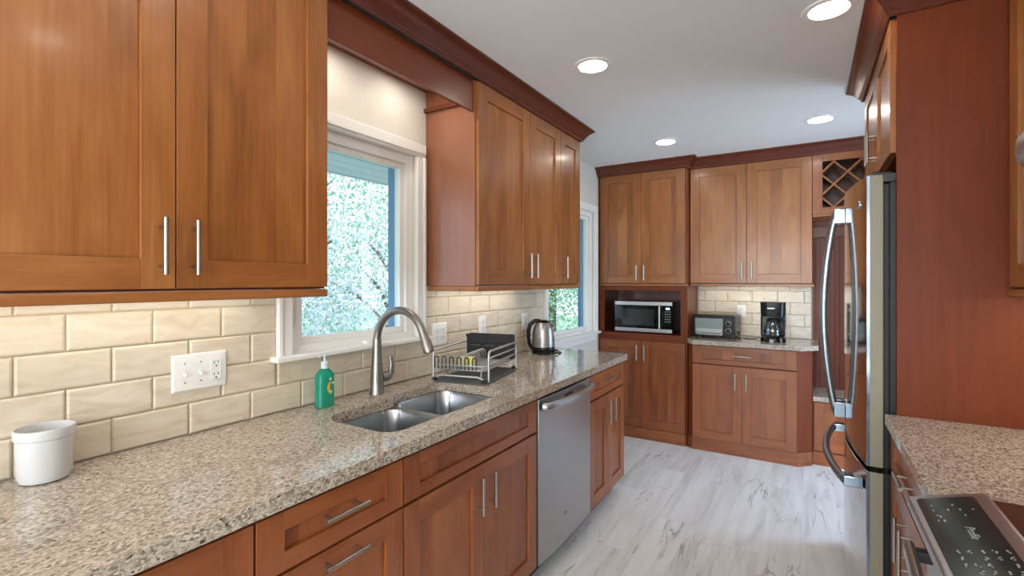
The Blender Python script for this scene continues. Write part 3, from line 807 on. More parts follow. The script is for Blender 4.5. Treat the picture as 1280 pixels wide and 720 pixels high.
lattice(fo - .004, .444, wz + .041, UT - .051, wr); lattice(.496, ww - fo + .004, wz + .041, UT - .051, wr)
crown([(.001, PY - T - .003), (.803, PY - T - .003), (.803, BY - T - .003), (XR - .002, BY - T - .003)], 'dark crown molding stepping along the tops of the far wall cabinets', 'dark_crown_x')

# ------------------------------------------------------------------ right side: panel, fridge, uppers, base, range
PN = 2.205
m = MB(); m.box(1.942, XR - .002, PN, PN + .019, 0, 2.4385)
tag(m.build('wood_divider', 'veneer', bevel=.001, smooth=False), 'tall flat reddish wood end panel beside the refrigerator', 'panel')
m = MB(); m.box(1.942, XR - .002, 3.150, 3.169, 0, 2.4385)
tag(m.build('wood_divider', 'veneer', bevel=.001, smooth=False), 'far wood end panel on the hidden side of the refrigerator', 'panel')
fc = upper((1.944, 3.149, 0), R90, .924, 1.862, UT, [(0, .462, 'r'), (.462, .922, 'l')], 'short maple wall cabinet mounted above the refrigerator', depth=.60, rail=False, hz=.055)
def fridge():
    y0, y1, ym = 2.240, 3.138, 2.689
    e = empty('refrigerator', (0, 0, 0), 0, 'tall stainless french-door refrigerator with bowed handles and freezer drawer', 'refrigerator')
    m = MB(); m.box(1.925, 2.54, y0 + .004, y1 - .004, .03, 1.765)
    for yy in (y0 + .06, y1 - .06):
        for xx in (1.98, 2.48): m.cyl((xx, yy, 0), (xx, yy, .031), .02, n=12)
    m.build('body', 'fridge_body', e, bevel=.004)
    m = MB(); m.box(1.909, 1.9245, y0 + .012, y1 - .012, .07, 1.76); m.build('gasket', 'black_matte', e)
    def fx(y): return 1.812 + .045 * abs((y - ym)/.449)**2.0
    def door(a, b, z0, z1, name):
        m = MB(); n_ = 14
        f = [(fx(a + (b-a)*k/n_), a + (b-a)*k/n_) for k in range(n_ + 1)]
        m.prism([(1.908, a)] + f + [(1.908, b)], z0, z1)
        o = m.build(name, ['steel_door', 'flank_reflection'], e, bevel=.003)
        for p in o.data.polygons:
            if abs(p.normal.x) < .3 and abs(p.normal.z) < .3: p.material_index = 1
        # keep only the outer 1 cm edge of the flank steel
        return o
    def trim(o, y, z0, z1):
        m = MB(); m.box(fx(y) + .0006, fx(y) + .010, y - .0012, y, z0 + .002, z1 - .002); m.build('edge_trim', 'chrome', o)
    dn = door(y0, ym - .002, .702, 1.795, 'door'); df = door(ym + .002, y1, .702, 1.795, 'door'); dr = door(y0, y1, .075, .683, 'freezer_drawer')
    trim(dn, y0, .702, 1.795); trim(dr, y0, .075, .683)
    for (o, yy) in ((dn, 2.655), (df, 2.723)):
        m = MB(); pts = []
        z0, z1 = .80, 1.705
        for k in range(21):
            s = k/20; pts.append((1.778 - .048*math.sin(PI*s)**.8, yy, z0 + (z1 - z0)*s))
        m.tube(pts, .0160, 16, flat=(1.05, 1.0)); h = m.build('handle', 'satin_blue', o)
        for zc in (z0 + .012, z1 - .012):
            m = MB(); m.box(1.768, fx(yy) + .002, yy - .017, yy + .017, zc - .034, zc + .034); m.build('handle_bracket', 'chrome', o, bevel=.004, seg=3)
    m = MB(); pts = []
    for k in range(21):
        s = k/20; pts.append((fx(2.28) - .058 - .050*math.sin(PI*s)**.8 , 2.28 + .82*s, .622))
    m.tube(pts, .0155, 14); h = m.build('handle', 'satin_blue', dr)
    for yc in (2.292, 3.088):
        m = MB(); m.box(fx(yc) - .062, fx(yc) + .002, yc - .026, yc + .026, .602, .642); m.build('handle_bracket', 'chrome', dr, bevel=.004, seg=3)
    m = MB(); m.lathe([(.017, 0), (.017, .002), (.014, .0035)], n=28); m.build('badge', 'chrome', dn, loc=(fx(2.33) - .0006, 2.33, 1.697), rot=Vector((-1, -.16, 0)).to_track_quat('Z', 'Y').to_euler())
    m = MB(); m.box(1.865, 1.96, y0 + .005, y0 + .055, 1.7655, 1.800); m.box(1.875, 1.935, y0 + .012, y0 + .050, 1.7955, 1.806); m.cyl((1.885, y0 + .028, 1.79), (1.885, y0 + .028, 1.812), .010, n=14)
    m.build('hinge_cover', 'dark_metal', e, bevel=.003)
    m = MB(); m.box(1.862, 1.935, y0 + .000, y0 + .05, .6835, .7012); m.cyl((1.885, y0 + .022, .684), (1.885, y0 + .022, .697), .014, n=14); m.build('middle_hinge', 'black_gloss', e)
    m = MB(); m.box(1.90, 1.925, y0 + .02, y1 - .02, .006, .07); m.build('kick_grille', 'black_matte', e)
fridge()
upper((2.245, 2.2, 0), R90, .765, UZ, UT, [(.022, .394, 'r'), (.394, .765, 'l')], 'maple wall cabinet over the right counter, beside the tall panel', depth=XR - 2.245 - .002)
def crownR():
    XD = 1.944 - T - .003
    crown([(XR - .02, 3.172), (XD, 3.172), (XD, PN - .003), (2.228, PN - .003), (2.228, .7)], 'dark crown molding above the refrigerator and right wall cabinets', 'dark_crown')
crownR()
rb = base_cab((1.944, 2.203, 0), R90, .776, 'maple base cabinet on the right between the range and refrigerator', 'drawer2', depth=XR - 1.944 - .002)
m = MB(); m.prism([(XR - .002, 2.2035), (1.9075, 2.2035), (1.9075, 1.462), (1.945, 1.425), (XR - .002, 1.425)], .8765, .9145)
tag(m.build('countertop', 'granite', bevel=.003, smooth=False), 'granite countertop at right between the range and the wood panel', 'countertop')
m = MB(); m.box(XR - .009, XR - .0005, .0, 2.204, .9147, 1.37)
tag(m.build('tile_backsplash', 'travertine', smooth=False), 'plain cream backsplash on the right wall behind the range', 'backsplash')
def kitchen_range():
    y0, y1 = .664, 1.421
    e = empty('range', (0, 0, 0), 0, 'stainless slide-in range with a black touch control panel', 'range')
    m = MB(); m.box(1.925, 2.53, y0, y1, .03, .905)
    for yy in (y0 + .06, y1 - .06):
        for xx in (1.98, 2.48): m.cyl((xx, yy, 0), (xx, yy, .031), .02, n=12)
    m.build('body', 'dark_metal', e, bevel=.003)
    m = MB(); m.prism([(2.004, .930), (2.54, .930), (2.54, .916), (2.004, .905)], y0 + .004, y1 - .004, 'y'); m.build('cooktop', 'cooktop_glass', e, bevel=.002)
    # angled control console (steel) and glass
    m = MB(); m.prism([(1.863, .886), (1.866, .903), (1.990, .9395), (2.002, .9375), (2.004, .905), (1.925, .85), (1.875, .862)], y0 - .003, y1 + .003, 'y')
    cp = m.build('control_console', 'steel', e, bevel=.004, seg=3)
    def onp(u, y, h=0):     # u along slope 0..1
        x = 1.866 + u*.124; z = .903 + u*.0365; return (x - .28*h, y, z + .96*h)
    m = MB(); q = rrect(.085, .86, y0 + .020, y1 - .022, .012, 4)
    q = [(u, y) for u, y in rrect(.085*.13, .86*.13, y0 + .020, y1 - .022, .010, 5)]
    m.loft([[onp(u/.13, y, .0002) for u, y in q], [onp(u/.13, y, .0022) for u, y in q]])
    gl = m.build('control_glass', 'panel_glass', cp)
    m = MB()
    def dash(u, y, L=.012, w_=.004):
        a = [onp(u - w_/.26, y - L/2, .0024), onp(u + w_/.26, y - L/2, .0024), onp(u + w_/.26, y + L/2, .0024), onp(u - w_/.26, y + L/2, .0024)]
        m.face([m.bm.verts.new(p) for p in a])
    rr = random.Random(3)
    for (u, y) in ((.25, 1.357), (.52, 1.357), (.24, 1.332), (.43, 1.332), (.58, 1.332), (.74, 1.332), (.26, 1.306), (.29, 1.300), (.60, 1.304), (.24, 1.282), (.31, 1.280)):
        dash(u, y, rr.uniform(.005, .011), .0028)
    for iy in range(9):
        for iu in range(5):
            y = 1.150 - iy*.024; u = .26 + iu*.13
            if rr.random() < .75:
                for k in range(3): dash(u + rr.uniform(-.02, .02), y + k*.0042 - .004, .003, rr.uniform(.0022, .0040))
    m.build('touch_marks', 'mark', cp, smooth=False)
    cu = bpy.data.curves.new('logo', 'FONT'); cu.body = 'Profile'; cu.size = .020; cu.shear = .35; cu.extrude = .0001; cu.align_x = 'CENTER'
    to = bpy.data.objects.new('logo_tmp', cu); COL.objects.link(to); dg = bpy.context.evaluated_depsgraph_get()
    me = bpy.data.meshes.new_from_object(to.evaluated_get(dg)); bpy.data.objects.remove(to)
    me.materials.clear(); me.materials.append(MATS['mark'])
    lo = bpy.data.objects.new('logo', me); COL.objects.link(lo); lo.parent = cp
    lo.location = onp(.50, 1.225, .0026)
    X_ = Vector((0, -1, 0)); Y_ = Vector((.959, 0, .282)); Z_ = X_.cross(Y_)
    lo.rotation_euler = Matrix((X_, Y_, Z_)).transposed().to_euler()
    m = MB(); m.box(1.898, 1.9245, y0 + .004, y1 - .004, .235, .845); od = m.build('oven_door', 'steel', e, bevel=.004)
    m = MB(); m.box(1.896, 1.899, y0 + .09, y1 - .09, .33, .70); m.build('oven_window', 'black_gloss', od)
    m = MB(); pts = [(1.862 - .010*math.sin(PI*k/16), y0 + .045 + (y1 - y0 - .09)*k/16, .800) for k in range(17)]
    m.tube(pts, .015, 16, flat=(1.5, .75)); h = m.build('handle', 'nickel', od)
    for yy in (y0 + .06, y1 - .06):
        m = MB(); m.box(1.864, 1.899, yy - .012, yy + .012, .788, .812); m.build('handle_bracket', 'dark_metal', od, bevel=.003)
    m = MB(); m.box(1.898, 1.9245, y0 + .004, y1 - .004, .05, .228); m.build('storage_drawer', 'steel', e, bevel=.004)
kitchen_range()
# over-the-range microwave, only its handle end reaches into the frame
om = empty('range_hood_microwave', (0, 0, 0), 0, 'over-the-range microwave with a thick steel handle at the right edge', 'microwave')
m = MB(); m.box(2.175, XR - .002, .668, 1.425, 1.42, 1.86); m.build('case', 'dark_metal', om, bevel=.003)
m = MB(); m.box(2.14, 2.1745, .668, 1.425, 1.44, 1.855); od = m.build('door', 'steel', om, bevel=.004)
m = MB(); m.tube([(2.139, 1.385, 1.67), (2.095, 1.395, 1.67), (2.052, 1.395, 1.67)], [.02, .022, .018], 12); m.tube([(2.054, 1.408, 1.668), (2.046, 1.37, 1.666), (2.038, 1.25, 1.664), (2.038, .95, 1.664), (2.046, .72, 1.664)], [.026, .030, .030, .030, .028], 16, flat=(1.25, .6))
m.build('handle', 'nickel', od)
up2 = upper((2.253, 1.43, 0), R90, .765, 1.865, UT, [(0, .382, 'r'), (.382, .765, 'l')], 'short maple wall cabinet above the over-range microwave', depth=XR - 2.253 - .002, rail=False)

# ------------------------------------------------------------------ under-cabinet lamps, recessed lamps
def under(name, x0, x1, y0, y1, z, label):
    e = empty('under_cabinet_light', ((x0+x1)/2, (y0+y1)/2, z), 0, label, 'lamp')
    hx, hy = (x1-x0)/2, (y1-y0)/2
    m = MB(); m.box(-hx, hx, -hy, hy, -.011, 0); m.build('housing', 'white_plastic', e, bevel=.002)
    m = MB(); m.box(-hx + .005, hx - .005, -hy + .005, hy - .005, -.0135, -.0111); m.build('diffuser', 'strip', e, smooth=False)
zu = UZ - .0005
under('u', .10, .14, .20, .95, zu, 'slim light strip under the large cabinet left of the window')
under('u', .10, .14, 1.93, 2.68, zu, 'slim light strip under the two-door cabinet beyond the sink window')
under('u', .90, 1.60, 4.50, 4.54, zu, 'slim light strip under the cabinet above the coffee maker')
under('u', 2.33, 2.39, 1.50, 2.17, zu, 'slim light strip under the right wall cabinet')
def can(x, y, label, src=None):
    if src is None:
        e = empty('recessed_light', (x, y, CZ), 0, None, 'ceiling light')
        m = MB(); m.lathe([(.066, -.0005), (.068, -.006), (.090, -.0045), (.092, -.0005)], n=40, cap0=False, cap1=False); m.build('trim_ring', 'white_plastic', e)
        m = MB(); m.lathe([(.0655, -.0008), (.0655, -.004), (.060, -.0055), (.03, -.0065)], n=36, cap0=False); m.build('lens', 'lens', e)
    else:
        e = copy_tree(src); e.location = (x, y, CZ)
    return tag(e, label, 'ceiling light', 'recessed ceiling lights')
c0 = can(.783, 2.18, 'round recessed ceiling light nearest the sink cabinets crown')
for yy in (1.25, 1.63):  # one hidden can is inferred, its twin added to brighten wall and trim
    cs = can(.175, yy, 'small recessed light hidden behind the valance above the sink window, doubled for brightness', c0); cs.location.z = 2.3622; cs.scale = (.75, .75, 1)
can(1.737, 2.20, 'large bright recessed light at the top edge beside the refrigerator crown', c0)
can(.762, 3.66, 'small recessed light in front of the far pantry cabinet', c0)
can(1.735, 3.67, 'small recessed light just left of the refrigerator cabinet, far end', c0)
for (x, y) in ((.783, .70), (1.737, .70), (.783, -.80), (1.737, -.80)):
    can(x, y, 'recessed ceiling light in the part of the room behind the camera', c0)

# ------------------------------------------------------------------ wall plates
def plate_local(name, w_, h_, items, place, label, group=None):
    """plate in local frame: x across, z up, front at -y"""
    e = empty(name, place[0], place[1], label, 'wall plate', group)
    m = MB(); q = rrect(-w_/2, w_/2, -h_/2, h_/2, .004, 4)
    def P(i, y): s = (w_/2 - i)/(w_/2); s2 = (h_/2 - i)/(h_/2); return [(u*s, y, v*s2) for u, v in q]
    m.loft([P(0, 0), P(0, -.002), P(.003, -.0055), P(.006, -.0065)]); m.build('cover', 'white_plastic', e)
    for (kind, cx) in items:
        if kind == 'toggle':
            m = MB(); m.box(cx - .005, cx + .005, -.0075, -.006, -.012, .012); m.tube([(cx, -.006, -.002), (cx, -.018, -.010)], [.0045, .0038], 8); m.build('toggle', 'white_plastic', e, bevel=.0008)
        if kind in ('duplex', 'gfci'):
            if kind == 'gfci': m = MB(); m.box(cx - .0165, cx + .0165, -.009, -.0062, -.033, .033); r = m.build('receptacle', 'white_plastic', e, bevel=.001); yb = -.0091
            else:
                m = MB()
                for zc in (-.0195, .0195): m.prism(rrect(cx - .017, cx + .017, zc - .014, zc + .014, .012, 5), -.0085, -.0062, 'y')
                r = m.build('receptacle', 'white_plastic', e); yb = -.0086
            m = MB()
            for zc in ((-.019, .019)):
                m.box(cx - .0075, cx - .0055, yb - .0004, yb + .001, zc - .000, zc + .008); m.box(cx + .0050, cx + .0075, yb - .0004, yb + .001, zc + .001, zc + .008)
                m.cyl((cx, yb + .001, zc - .008), (cx, yb - .0004, zc - .008), .0026, n=10)
            m.build('slots', 'slot_dark', r, smooth=False)
        if kind == 'rocker':
            m = MB(); m.box(cx - .0165, cx + .0165, -.0095, -.0062, -.033, .033); m.build('rocker_switch', 'white_plastic', e, bevel=.0015)
        if kind != 'duplex':
            pass
        for zc in (-.030, .030) if kind == 'toggle' else ((-.048, .048) if kind == 'gfci' else (0,)):
            m = MB(); m.cyl((cx, -.0060, zc), (cx, -.0074, zc), .0026, n=10); m.build('screw', 'nickel' if kind == 'toggle' else 'white_plastic', e)
    return e
tx = .0103
plate_local('switch_plate', .163, .117, [('toggle', -.046), ('toggle', 0), ('gfci', .046)], ((tx, .7835, 1.111), L90), 'three-gang white wall plate with two toggle switches and an outlet')
plate_local('outlet_plate', .118, .117, [('duplex', -.023), ('duplex', .023)], ((tx, 1.957, 1.118), L90), 'double white outlet plate just right of the faucet spout')
plate_local('outlet_plate', .072, .117, [('duplex', 0)], ((tx, 2.347, 1.132), L90), 'single white outlet plate above the black utensil caddy')
plate_local('outlet_plate', .072, .117, [('gfci', 0)], ((tx, 2.853, 1.122), L90), 'single white outlet plate above the electric kettle')
plate_local('outlet_plate', .072, .117, [('duplex', 0)], ((1.166, YB - .0103, 1.127), 0), 'white outlet plate on the far wall between toaster oven and coffee maker')

# ------------------------------------------------------------------ things on the long counter
CT = .9143
cup = MB(); cup.lathe([(.002, .006), (.040, .006), (.046, .008), (.0475, .02), (.0495, .105), (.0525, .106), (.0535, .128), (.0560, .128), (.0575, .124), (.0570, .106), (.0535, .103), (.0515, .018), (.0465, .003), (.040, 0), (.002, 0)], n=48, cap0=True)
tag(cup.build('ceramic_crock', 'white_ceramic', loc=(.077, .400, CT)), 'empty white ceramic utensil crock standing at the near end of the counter', 'crock')
sb = empty('soap_dispenser', (.084, 1.195, CT), .10, 'green hand soap pump bottle standing left of the faucet', 'soap bottle')
m = MB()
prof = [(.86, 0), (1, .004), (1, .10), (.93, .112), (.72, .122), (.45, .129), (.38, .132)]
def oval(s, z, a=.021, b=.031): return [(a*s*math.copysign(abs(math.cos(t_))**.7, math.cos(t_)), b*s*math.copysign(abs(math.sin(t_))**.7, math.sin(t_)), z) for t_ in [2*PI*k/32 for k in range(32)]]
m.loft([oval(s, z) for s, z in prof]); body = m.build('bottle', 'soap_liquid', sb); sb.scale = (1.18, 1.18, 1.13)
m = MB(); m.lathe([(.0125, .1315), (.0125, .152), (.010, .155), (.0042, .156), (.0042, .172), (.0078, .173), (.0085, .178), (.003, .181)], n=20)
m.tube([(0, 0, .176), (.0, -.014, .177), (0, -.026, .172)], [.0052, .0042, .003], 10); m.build('pump', 'soap_cap', sb)
m = MB()   # banana print, on the counter-facing front
def disc(m, y, z, r, mat, x=.0215, n=14):
    m.face([m.bm.verts.new((x, y + r*math.cos(2*PI*k/n), z + r*math.sin(2*PI*k/n))) for k in range(n)], mat)
arc = []
for k in range(9):
    a = math.radians(115 + k*17); arc.append((a, .0055*math.sin(PI*(k + .6)/9.2) + .0006))
O = [(.020*math.cos(a)*.8 + .012 + w_*math.cos(a), .068 + .020*math.sin(a) + w_*math.sin(a)) for a, w_ in arc]
I = [(.020*math.cos(a)*.8 + .012 - w_*math.cos(a), .068 + .020*math.sin(a) - w_*math.sin(a)) for a, w_ in reversed(arc)]
m.face([m.bm.verts.new((.0217, y, z)) for y, z in O + I], 0)
disc(m, .004, .096, .0055, 1); disc(m, .015, .082, .005, 1); disc(m, .006, .052, .0055, 1)
m.build('label_print', ['banana_print', 'pale_print'], body, smooth=False)

# dish rack (rotated a little): local x across the counter, y along it
rk = empty('dish_rack', (.128, 1.775, CT), math.radians(12), 'aluminium wire dish rack with black prongs on a grey drip tray', 'dish rack')
RW, RL = .272, .425
m = MB()
m.prism(rrect(-.004, RW + .012, -.016, RL + .016, .030, 6), 0.0, .006)
slab = m
for k in range(17):
    y = .01 + k*.025; m.box(.018, RW - .010, y, y + .010, .006, .0085)
m.build('drip_tray', 'mat_grey', rk, bevel=.0015)
m = MB(); wr_ = .0028
zg = .082
ring = [(x, y, zg) for x, y in rrect(.004, RW - .004, .004, RL - .004, .02, 5)]
m.tube(ring, .0036, 8, closed=True)
ring = [(x, y, zg - .022) for x, y in rrect(.012, RW - .012, .012, RL - .012, .02, 5)]
m.tube(ring, .003, 8, closed=True)
for k in range(22):
    y = .02 + k*(RL - .04)/21; m.tube([(.004, y, zg), (.012, y, zg - .022), (RW - .012, y, zg - .022), (RW - .004, y, zg)], .0018, 6)
for k in range(8):
    x = .02 + k*(RW - .04)/7; m.tube([(x, .004, zg), (x, .012, zg - .024), (x, RL - .012, zg - .024), (x, RL - .004, zg)], .0018, 6)
# plate loops
for k in range(12):
    y = .045 + k*.026
    arcp = [(.095 + .0, y, zg - .02)] + [(.115 - .020*math.cos(PI*j/8), y, zg + .018 + .018*math.sin(PI*j/8)) for j in range(9)] + [(.135, y, zg - .02)]
    m.tube(arcp, .0024, 7)
m.build('wire_basket', 'alu', rk)
m = MB()
def hoop(x, ya, yb, z1, r=.0055):
    R = .022; p = [(x, ya, .008), (x, ya, z1 - R)] + [(x, ya + R - R*math.cos(PI/2*j/5), z1 - R + R*math.sin(PI/2*j/5)) for j in range(6)] + [(x, yb - R + R*math.sin(PI/2*j/5), z1 - R + R*math.cos(PI/2*j/5)) for j in range(6)] + [(x, yb, z1 - R), (x, yb, .008)]
    m.tube(p, r, 10)
hoop(RW + .002, .035, RL, .150); hoop(.0, .0, RL, .150, .0045)
for z in (.118, .088): m.tube([(RW + .002, .035, z), (RW + .002, RL, z)], .0042, 8)
for yy, s in ((.006, 1), (RL - .012, -1)):
    m.tube([(.010, yy, .012), (.020, yy + .004*s, .024), (.035, yy + .006*s, .030), (RW - .045, yy + .006*s, .030), (RW - .022, yy + .004*s, .024), (RW - .012, yy, .012)], .0055, 9)
m.tube([(RW - .022, .004, zg), (RW - .022, .0, .03)], .003, 6)
m.build('tube_frame', 'alu', rk)
for (x, y) in ((.006, .004), (RW - .008, .004), (.006, RL - .010), (RW - .008, RL - .010)):
    m = MB(); m.prism(rrect(x - .011, x + .011, y - .010, y + .010, .005, 3), .0062, .021); m.build('foot', 'black_matte', rk)
for k in range(6):
    m = MB(); x = .015 + k*.040
    p = [(x - .010, .004, zg - .018)] + [(x - .010*math.cos(PI*j/8), .004, zg + .028 + .012*math.sin(PI*j/8)) for j in range(9)] + [(x + .010, .004, zg - .018)]
    m.tube(p, .0030, 8); m.build('prong', 'black_matte', rk)
Mrk = Matrix.Translation((.128, 1.775, CT)) @ Matrix.Rotation(math.radians(12), 4, 'Z')
# utensil caddy hanging at the far end of the rack
cd_ = empty('utensil_caddy', tuple(Mrk @ Vector((RW/2 + .004, RL + .006, 0))), math.radians(12), 'black slotted utensil caddy standing across the far end of the dish rack', 'caddy')
m = MB(); cw_, cdp = .262, .058; z0, z1 = .066, .192
y_ = -.072; 
m.box(-cw_/2, cw_/2, y_ + 0, y_ + .003, z0, z0 + .070); m.box(-cw_/2, cw_/2, y_, y_ + .003, z0 + .080, z1)
for k in range(4): xx = -cw_/2 + k*(cw_ - .02)/3; m.box(xx, xx + .02, y_, y_ + .003, z0 + .070, z0 + .080)
m.box(-cw_/2, cw_/2, y_ + cdp - .003, y_ + cdp, z0, z1); m.box(-cw_/2, -cw_/2 + .003, y_, y_ + cdp, z0, z1); m.box(cw_/2 - .003, cw_/2, y_, y_ + cdp, z0, z1)
m.box(-cw_/2, cw_/2, y_, y_ + cdp, z0 - .003, z0); m.box(-cw_/2 - .003, cw_/2 + .003, y_ - .003, y_, z1 - .016, z1 + .001)
m.box(-cw_/2, cw_/2, y_ + .010, y_ + .012, z0, z1 - .02)
ck = m.build('basket', 'black_matte', cd_, bevel=.001)
m = MB()
for k in range(3): xx = -cw_/2 + .024 + k*(cw_ - .02)/3; m.box(xx, xx + .055, y_ - .002, y_ + .001, z0 + .0655, z0 + .0695)
m.build('slot_highlights', 'mat_grey', ck)  # grey strips below the slots, painted in for their highlight
sp_ = MB(); sp_.prism(rrect(-.045, .045, -.011, .011, .004, 3), 0, .046)
v = Mrk @ Vector((.118, .115, .062))
tag(sp_.build('sponge', 'sponge', loc=tuple(v), rot=(0, 0, math.radians(15)), bevel=.002), 'pale yellow sponge standing in the wire dish rack', 'sponge')

# electric kettle
kt = empty('electric_kettle', (.150, 2.865, CT), math.radians(-60), 'brushed steel electric kettle with black handle on its cord base', 'kettle')
m = MB(); m.lathe([(.070, 0), (.078, .003), (.078, .014), (.072, .018)], n=36); m.build('power_base', 'black_plastic', kt)
m = MB(); m.lathe([(.074, .018), (.075, .022), (.076, .045), (.0745, .10), (.069, .155), (.060, .185), (.046, .205)], n=40); m.build('body', 'steel', kt)
m = MB(); m.lathe([(.0765, .019), (.0775, .022), (.0775, .040), (.0762, .044)], n=40, cap0=False, cap1=False); m.build('skirt', 'black_plastic', kt)
m = MB(); m.lathe([(.046, .2045), (.042, .212), (.028, .219), (.008, .222)], n=32); m.build('lid', 'black_plastic', kt)
m = MB(); m.tube([(.0, -.022, .216), (0, -.060, .214), (0, -.090, .190), (0, -.100, .15), (0, -.100, .10), (0, -.094, .06), (0, -.078, .035), (0, -.060, .028)], [.012, .014, .0145, .0135, .0125, .0125, .014, .012], 14, flat=(1, 1.25)); m.build('handle', 'black_plastic', kt)
m = MB(); m.tube([(0, .060, .165), (0, .078, .182), (0, .086, .192)], [.020, .013, .009], 14, flat=(.8, 1.1)); m.build('spout', 'steel', kt)
m = MB(); import_pts = []
for k in range(60):
    a = 2*PI*k/26 + 1.2; r = .098 + .012*math.sin(k*.45); import_pts.append((r*math.cos(a) + .02, r*math.sin(a)*.8 + .035, .0042 + .0025*(k/26)))
m.tube(import_pts, .0032, 7); m.build('cord', 'black_plastic', kt)

# ------------------------------------------------------------------ microwave, toaster oven, coffee maker
mw = empty('microwave_oven', (.408, 4.275, .930), 0, 'black and stainless microwave in the pantry niche, clock lit', 'microwave')
MW, MH, MD = .515, .282, .34
m = MB(); m.box(-MW/2 + .004, MW/2 - .004, .010, MD, .012, MH - .002)
for sx in (-.2, .2):
    for y in (.04, .30): m.cyl((sx, y, 0), (sx, y, .0125), .013, n=12)
m.build('case', 'black_plastic', mw, bevel=.004)
dx = MW/2 - .082
m = MB(); m.box(-MW/2, dx, -.006, .0098, .012, .012 + .032, 1); m.box(-MW/2, dx, -.006, .0098, MH - .032, MH, 1); m.box(-MW/2, dx, -.005, .0098, .044, MH - .032, 0)
mdr = m.build('door', ['black_gloss', 'steel'], mw, bevel=.001, smooth=False)
m = MB(); m.box(-MW/2 + .07, dx - .075, -.0062, -.0052, .070, MH - .066); m.build('window', 'oven_interior', mdr)
bpy.data.objects[mdr.children[0].name].data.materials[0] = simple('mw_window', srgb(44, 48, 48), .05, coat=.5)
m = MB(); m.cyl((dx - .022, -.030, .045), (dx - .022, -.030, MH - .035), .0075, n=14)
for z in (.055, MH - .045): m.cyl((dx - .022, -.004, z), (dx - .022, -.030, z), .006, n=10)
m.build('handle', 'nickel', mdr)
m = MB(); m.box(dx + .001, MW/2, -.006, .0098, .012, .044, 1); m.box(dx + .001, MW/2, -.006, .0098, MH - .032, MH, 1); m.box(dx + .001, MW/2, -.005, .0098, .044, MH - .032, 0)
mc = m.build('control_panel', ['black_gloss', 'steel'], mw, bevel=.001, smooth=False)
m = MB(); m.box(dx + .028, dx + .062, -.0056, -.0049, MH - .066, MH - .050); m.build('display', 'clock', mc)
m = MB()
for r in range(5):
    for c in range(3): m.box(dx + .022 + c*.018, dx + .030 + c*.018, -.0056, -.0049, MH - .088 - r*.022, MH - .080 - r*.022)
m.build('buttons', 'mark', mc)

to_ = empty('toaster_oven', (.992, 4.325, CT + .0002), math.radians(-3), 'black countertop toaster oven with two knobs and glass door', 'toaster oven')
TW, TH, TD = .335, .198, .255
m = MB(); q = rrect(-TW/2, TW/2, .016, TH, .016, 5)
m.loft([[(x, y, z) for x, z in q] for y in (0, TD)]); 
for sx in (-TW/2 + .03, TW/2 - .03):
    for y in (.02, TD - .03): m.cyl((sx, y, 0), (sx, y, .018), .012, n=12)
m.build('case', 'black_plastic', to_, bevel=.002)
m = MB(); m.box(-TW/2 + .006, TW/2 - .006, -.010, -.0002, .022, TH - .004); m.build('front_panel', 'black_plastic', to_, bevel=.004)
m = MB(); m.box(-TW/2 + .022, TW/2 - .092, -.0125, -.0102, .040, TH - .030); td = m.build('door_glass', 'oven_interior', to_, bevel=.001)
td.data.materials[0] = simple('toaster_window', srgb(138, 150, 146), .08, coat=.6)
m = MB()
for k in range(11): m.box(-TW/2 + .030, TW/2 - .100, -.0132, -.0126, .052 + k*.0028, .0532 + k*.0028)
m.build('rack_lines', 'alu', td)
m = MB(); m.tube([(-TW/2 + .03, -.012, .036), (-TW/2 + .04, -.024, .034), (TW/2 - .11, -.024, .034), (TW/2 - .10, -.012, .036)], .005, 8); m.build('handle', 'alu', td)
for z in (.070, .130):
    m = MB(); m.lathe([(.023, 0), (.023, .004), (.020, .006)], n=24); k_ = m.build('dial_ring', 'nickel', to_, loc=(TW/2 - .050, -.0102, z), rot=(PI/2, 0, 0))
    m = MB(); m.lathe([(.018, .006), (.016, .020), (.002, .021)], n=24); m.box(-.003, .003, -.016, .016, .018, .026); m.build('knob', 'black_matte', k_)
m = MB(); m.tube([(TW/2 - .002, .10, .06), (TW/2 + .018, .08, .05), (TW/2 + .022, .07, .02), (TW/2 + .012, .06, .006), (TW/2 + .026, .09, .004)] , .0045, 8); m.build('cord', 'black_plastic', to_)

cf = empty('coffee_maker', (1.428, 4.390, CT + .0002), math.radians(4), 'black drip coffee maker with glass carafe on the far counter', 'coffee maker')
m = MB(); m.loft([[(x*s, y*s - .01, z) for x, y in rrect(-.09, .09, -.10, .11, (.03, .03, .07, .07), 6)] for s, z in ((1, 0), (1.0, .018), (.96, .034), (.90, .038))]); m.build('base', 'black_gloss', cf)
m = MB(); m.prism(rrect(-.088, .088, .035, .100, .012, 4), .038, .20); m.build('water_column', 'black_plastic', cf, bevel=.002)
m = MB(); m.loft([[(x*s, y*s + .0, z) for x, y in rrect(-.090, .090, -.085, .100, (.02, .02, .05, .05), 6)] for s, z in ((.93, .200), (.97, .215), (1.0, .30), (1.02, .302), (1.02, .310), (.98, .314))]); m.build('brew_head', 'black_plastic', cf)
m = MB(); m.box(-.040, .010, -.0885, -.0850, .262, .270); m.build('nameplate', 'alu', cf)
m = MB(); m.box(.070, .078, -.02, .034, .12, .28); m.box(.0895, .0912, .0, .03, .10, .28); m.build('water_gauge', 'dark_metal', cf)
m = MB(); m.lathe([(.055, .040), (.066, .050), (.069, .085), (.062, .130), (.046, .160), (.044, .172)], (0, -.030, 0), 32, cap1=False); ca = m.build('carafe', 'clear_glass', cf)
m = MB(); m.lathe([(.0455, .158), (.0475, .160), (.0475, .172), (.040, .182), (.008, .186)], (0, -.030, 0), 28); m.build('carafe_lid', 'black_plastic', ca)
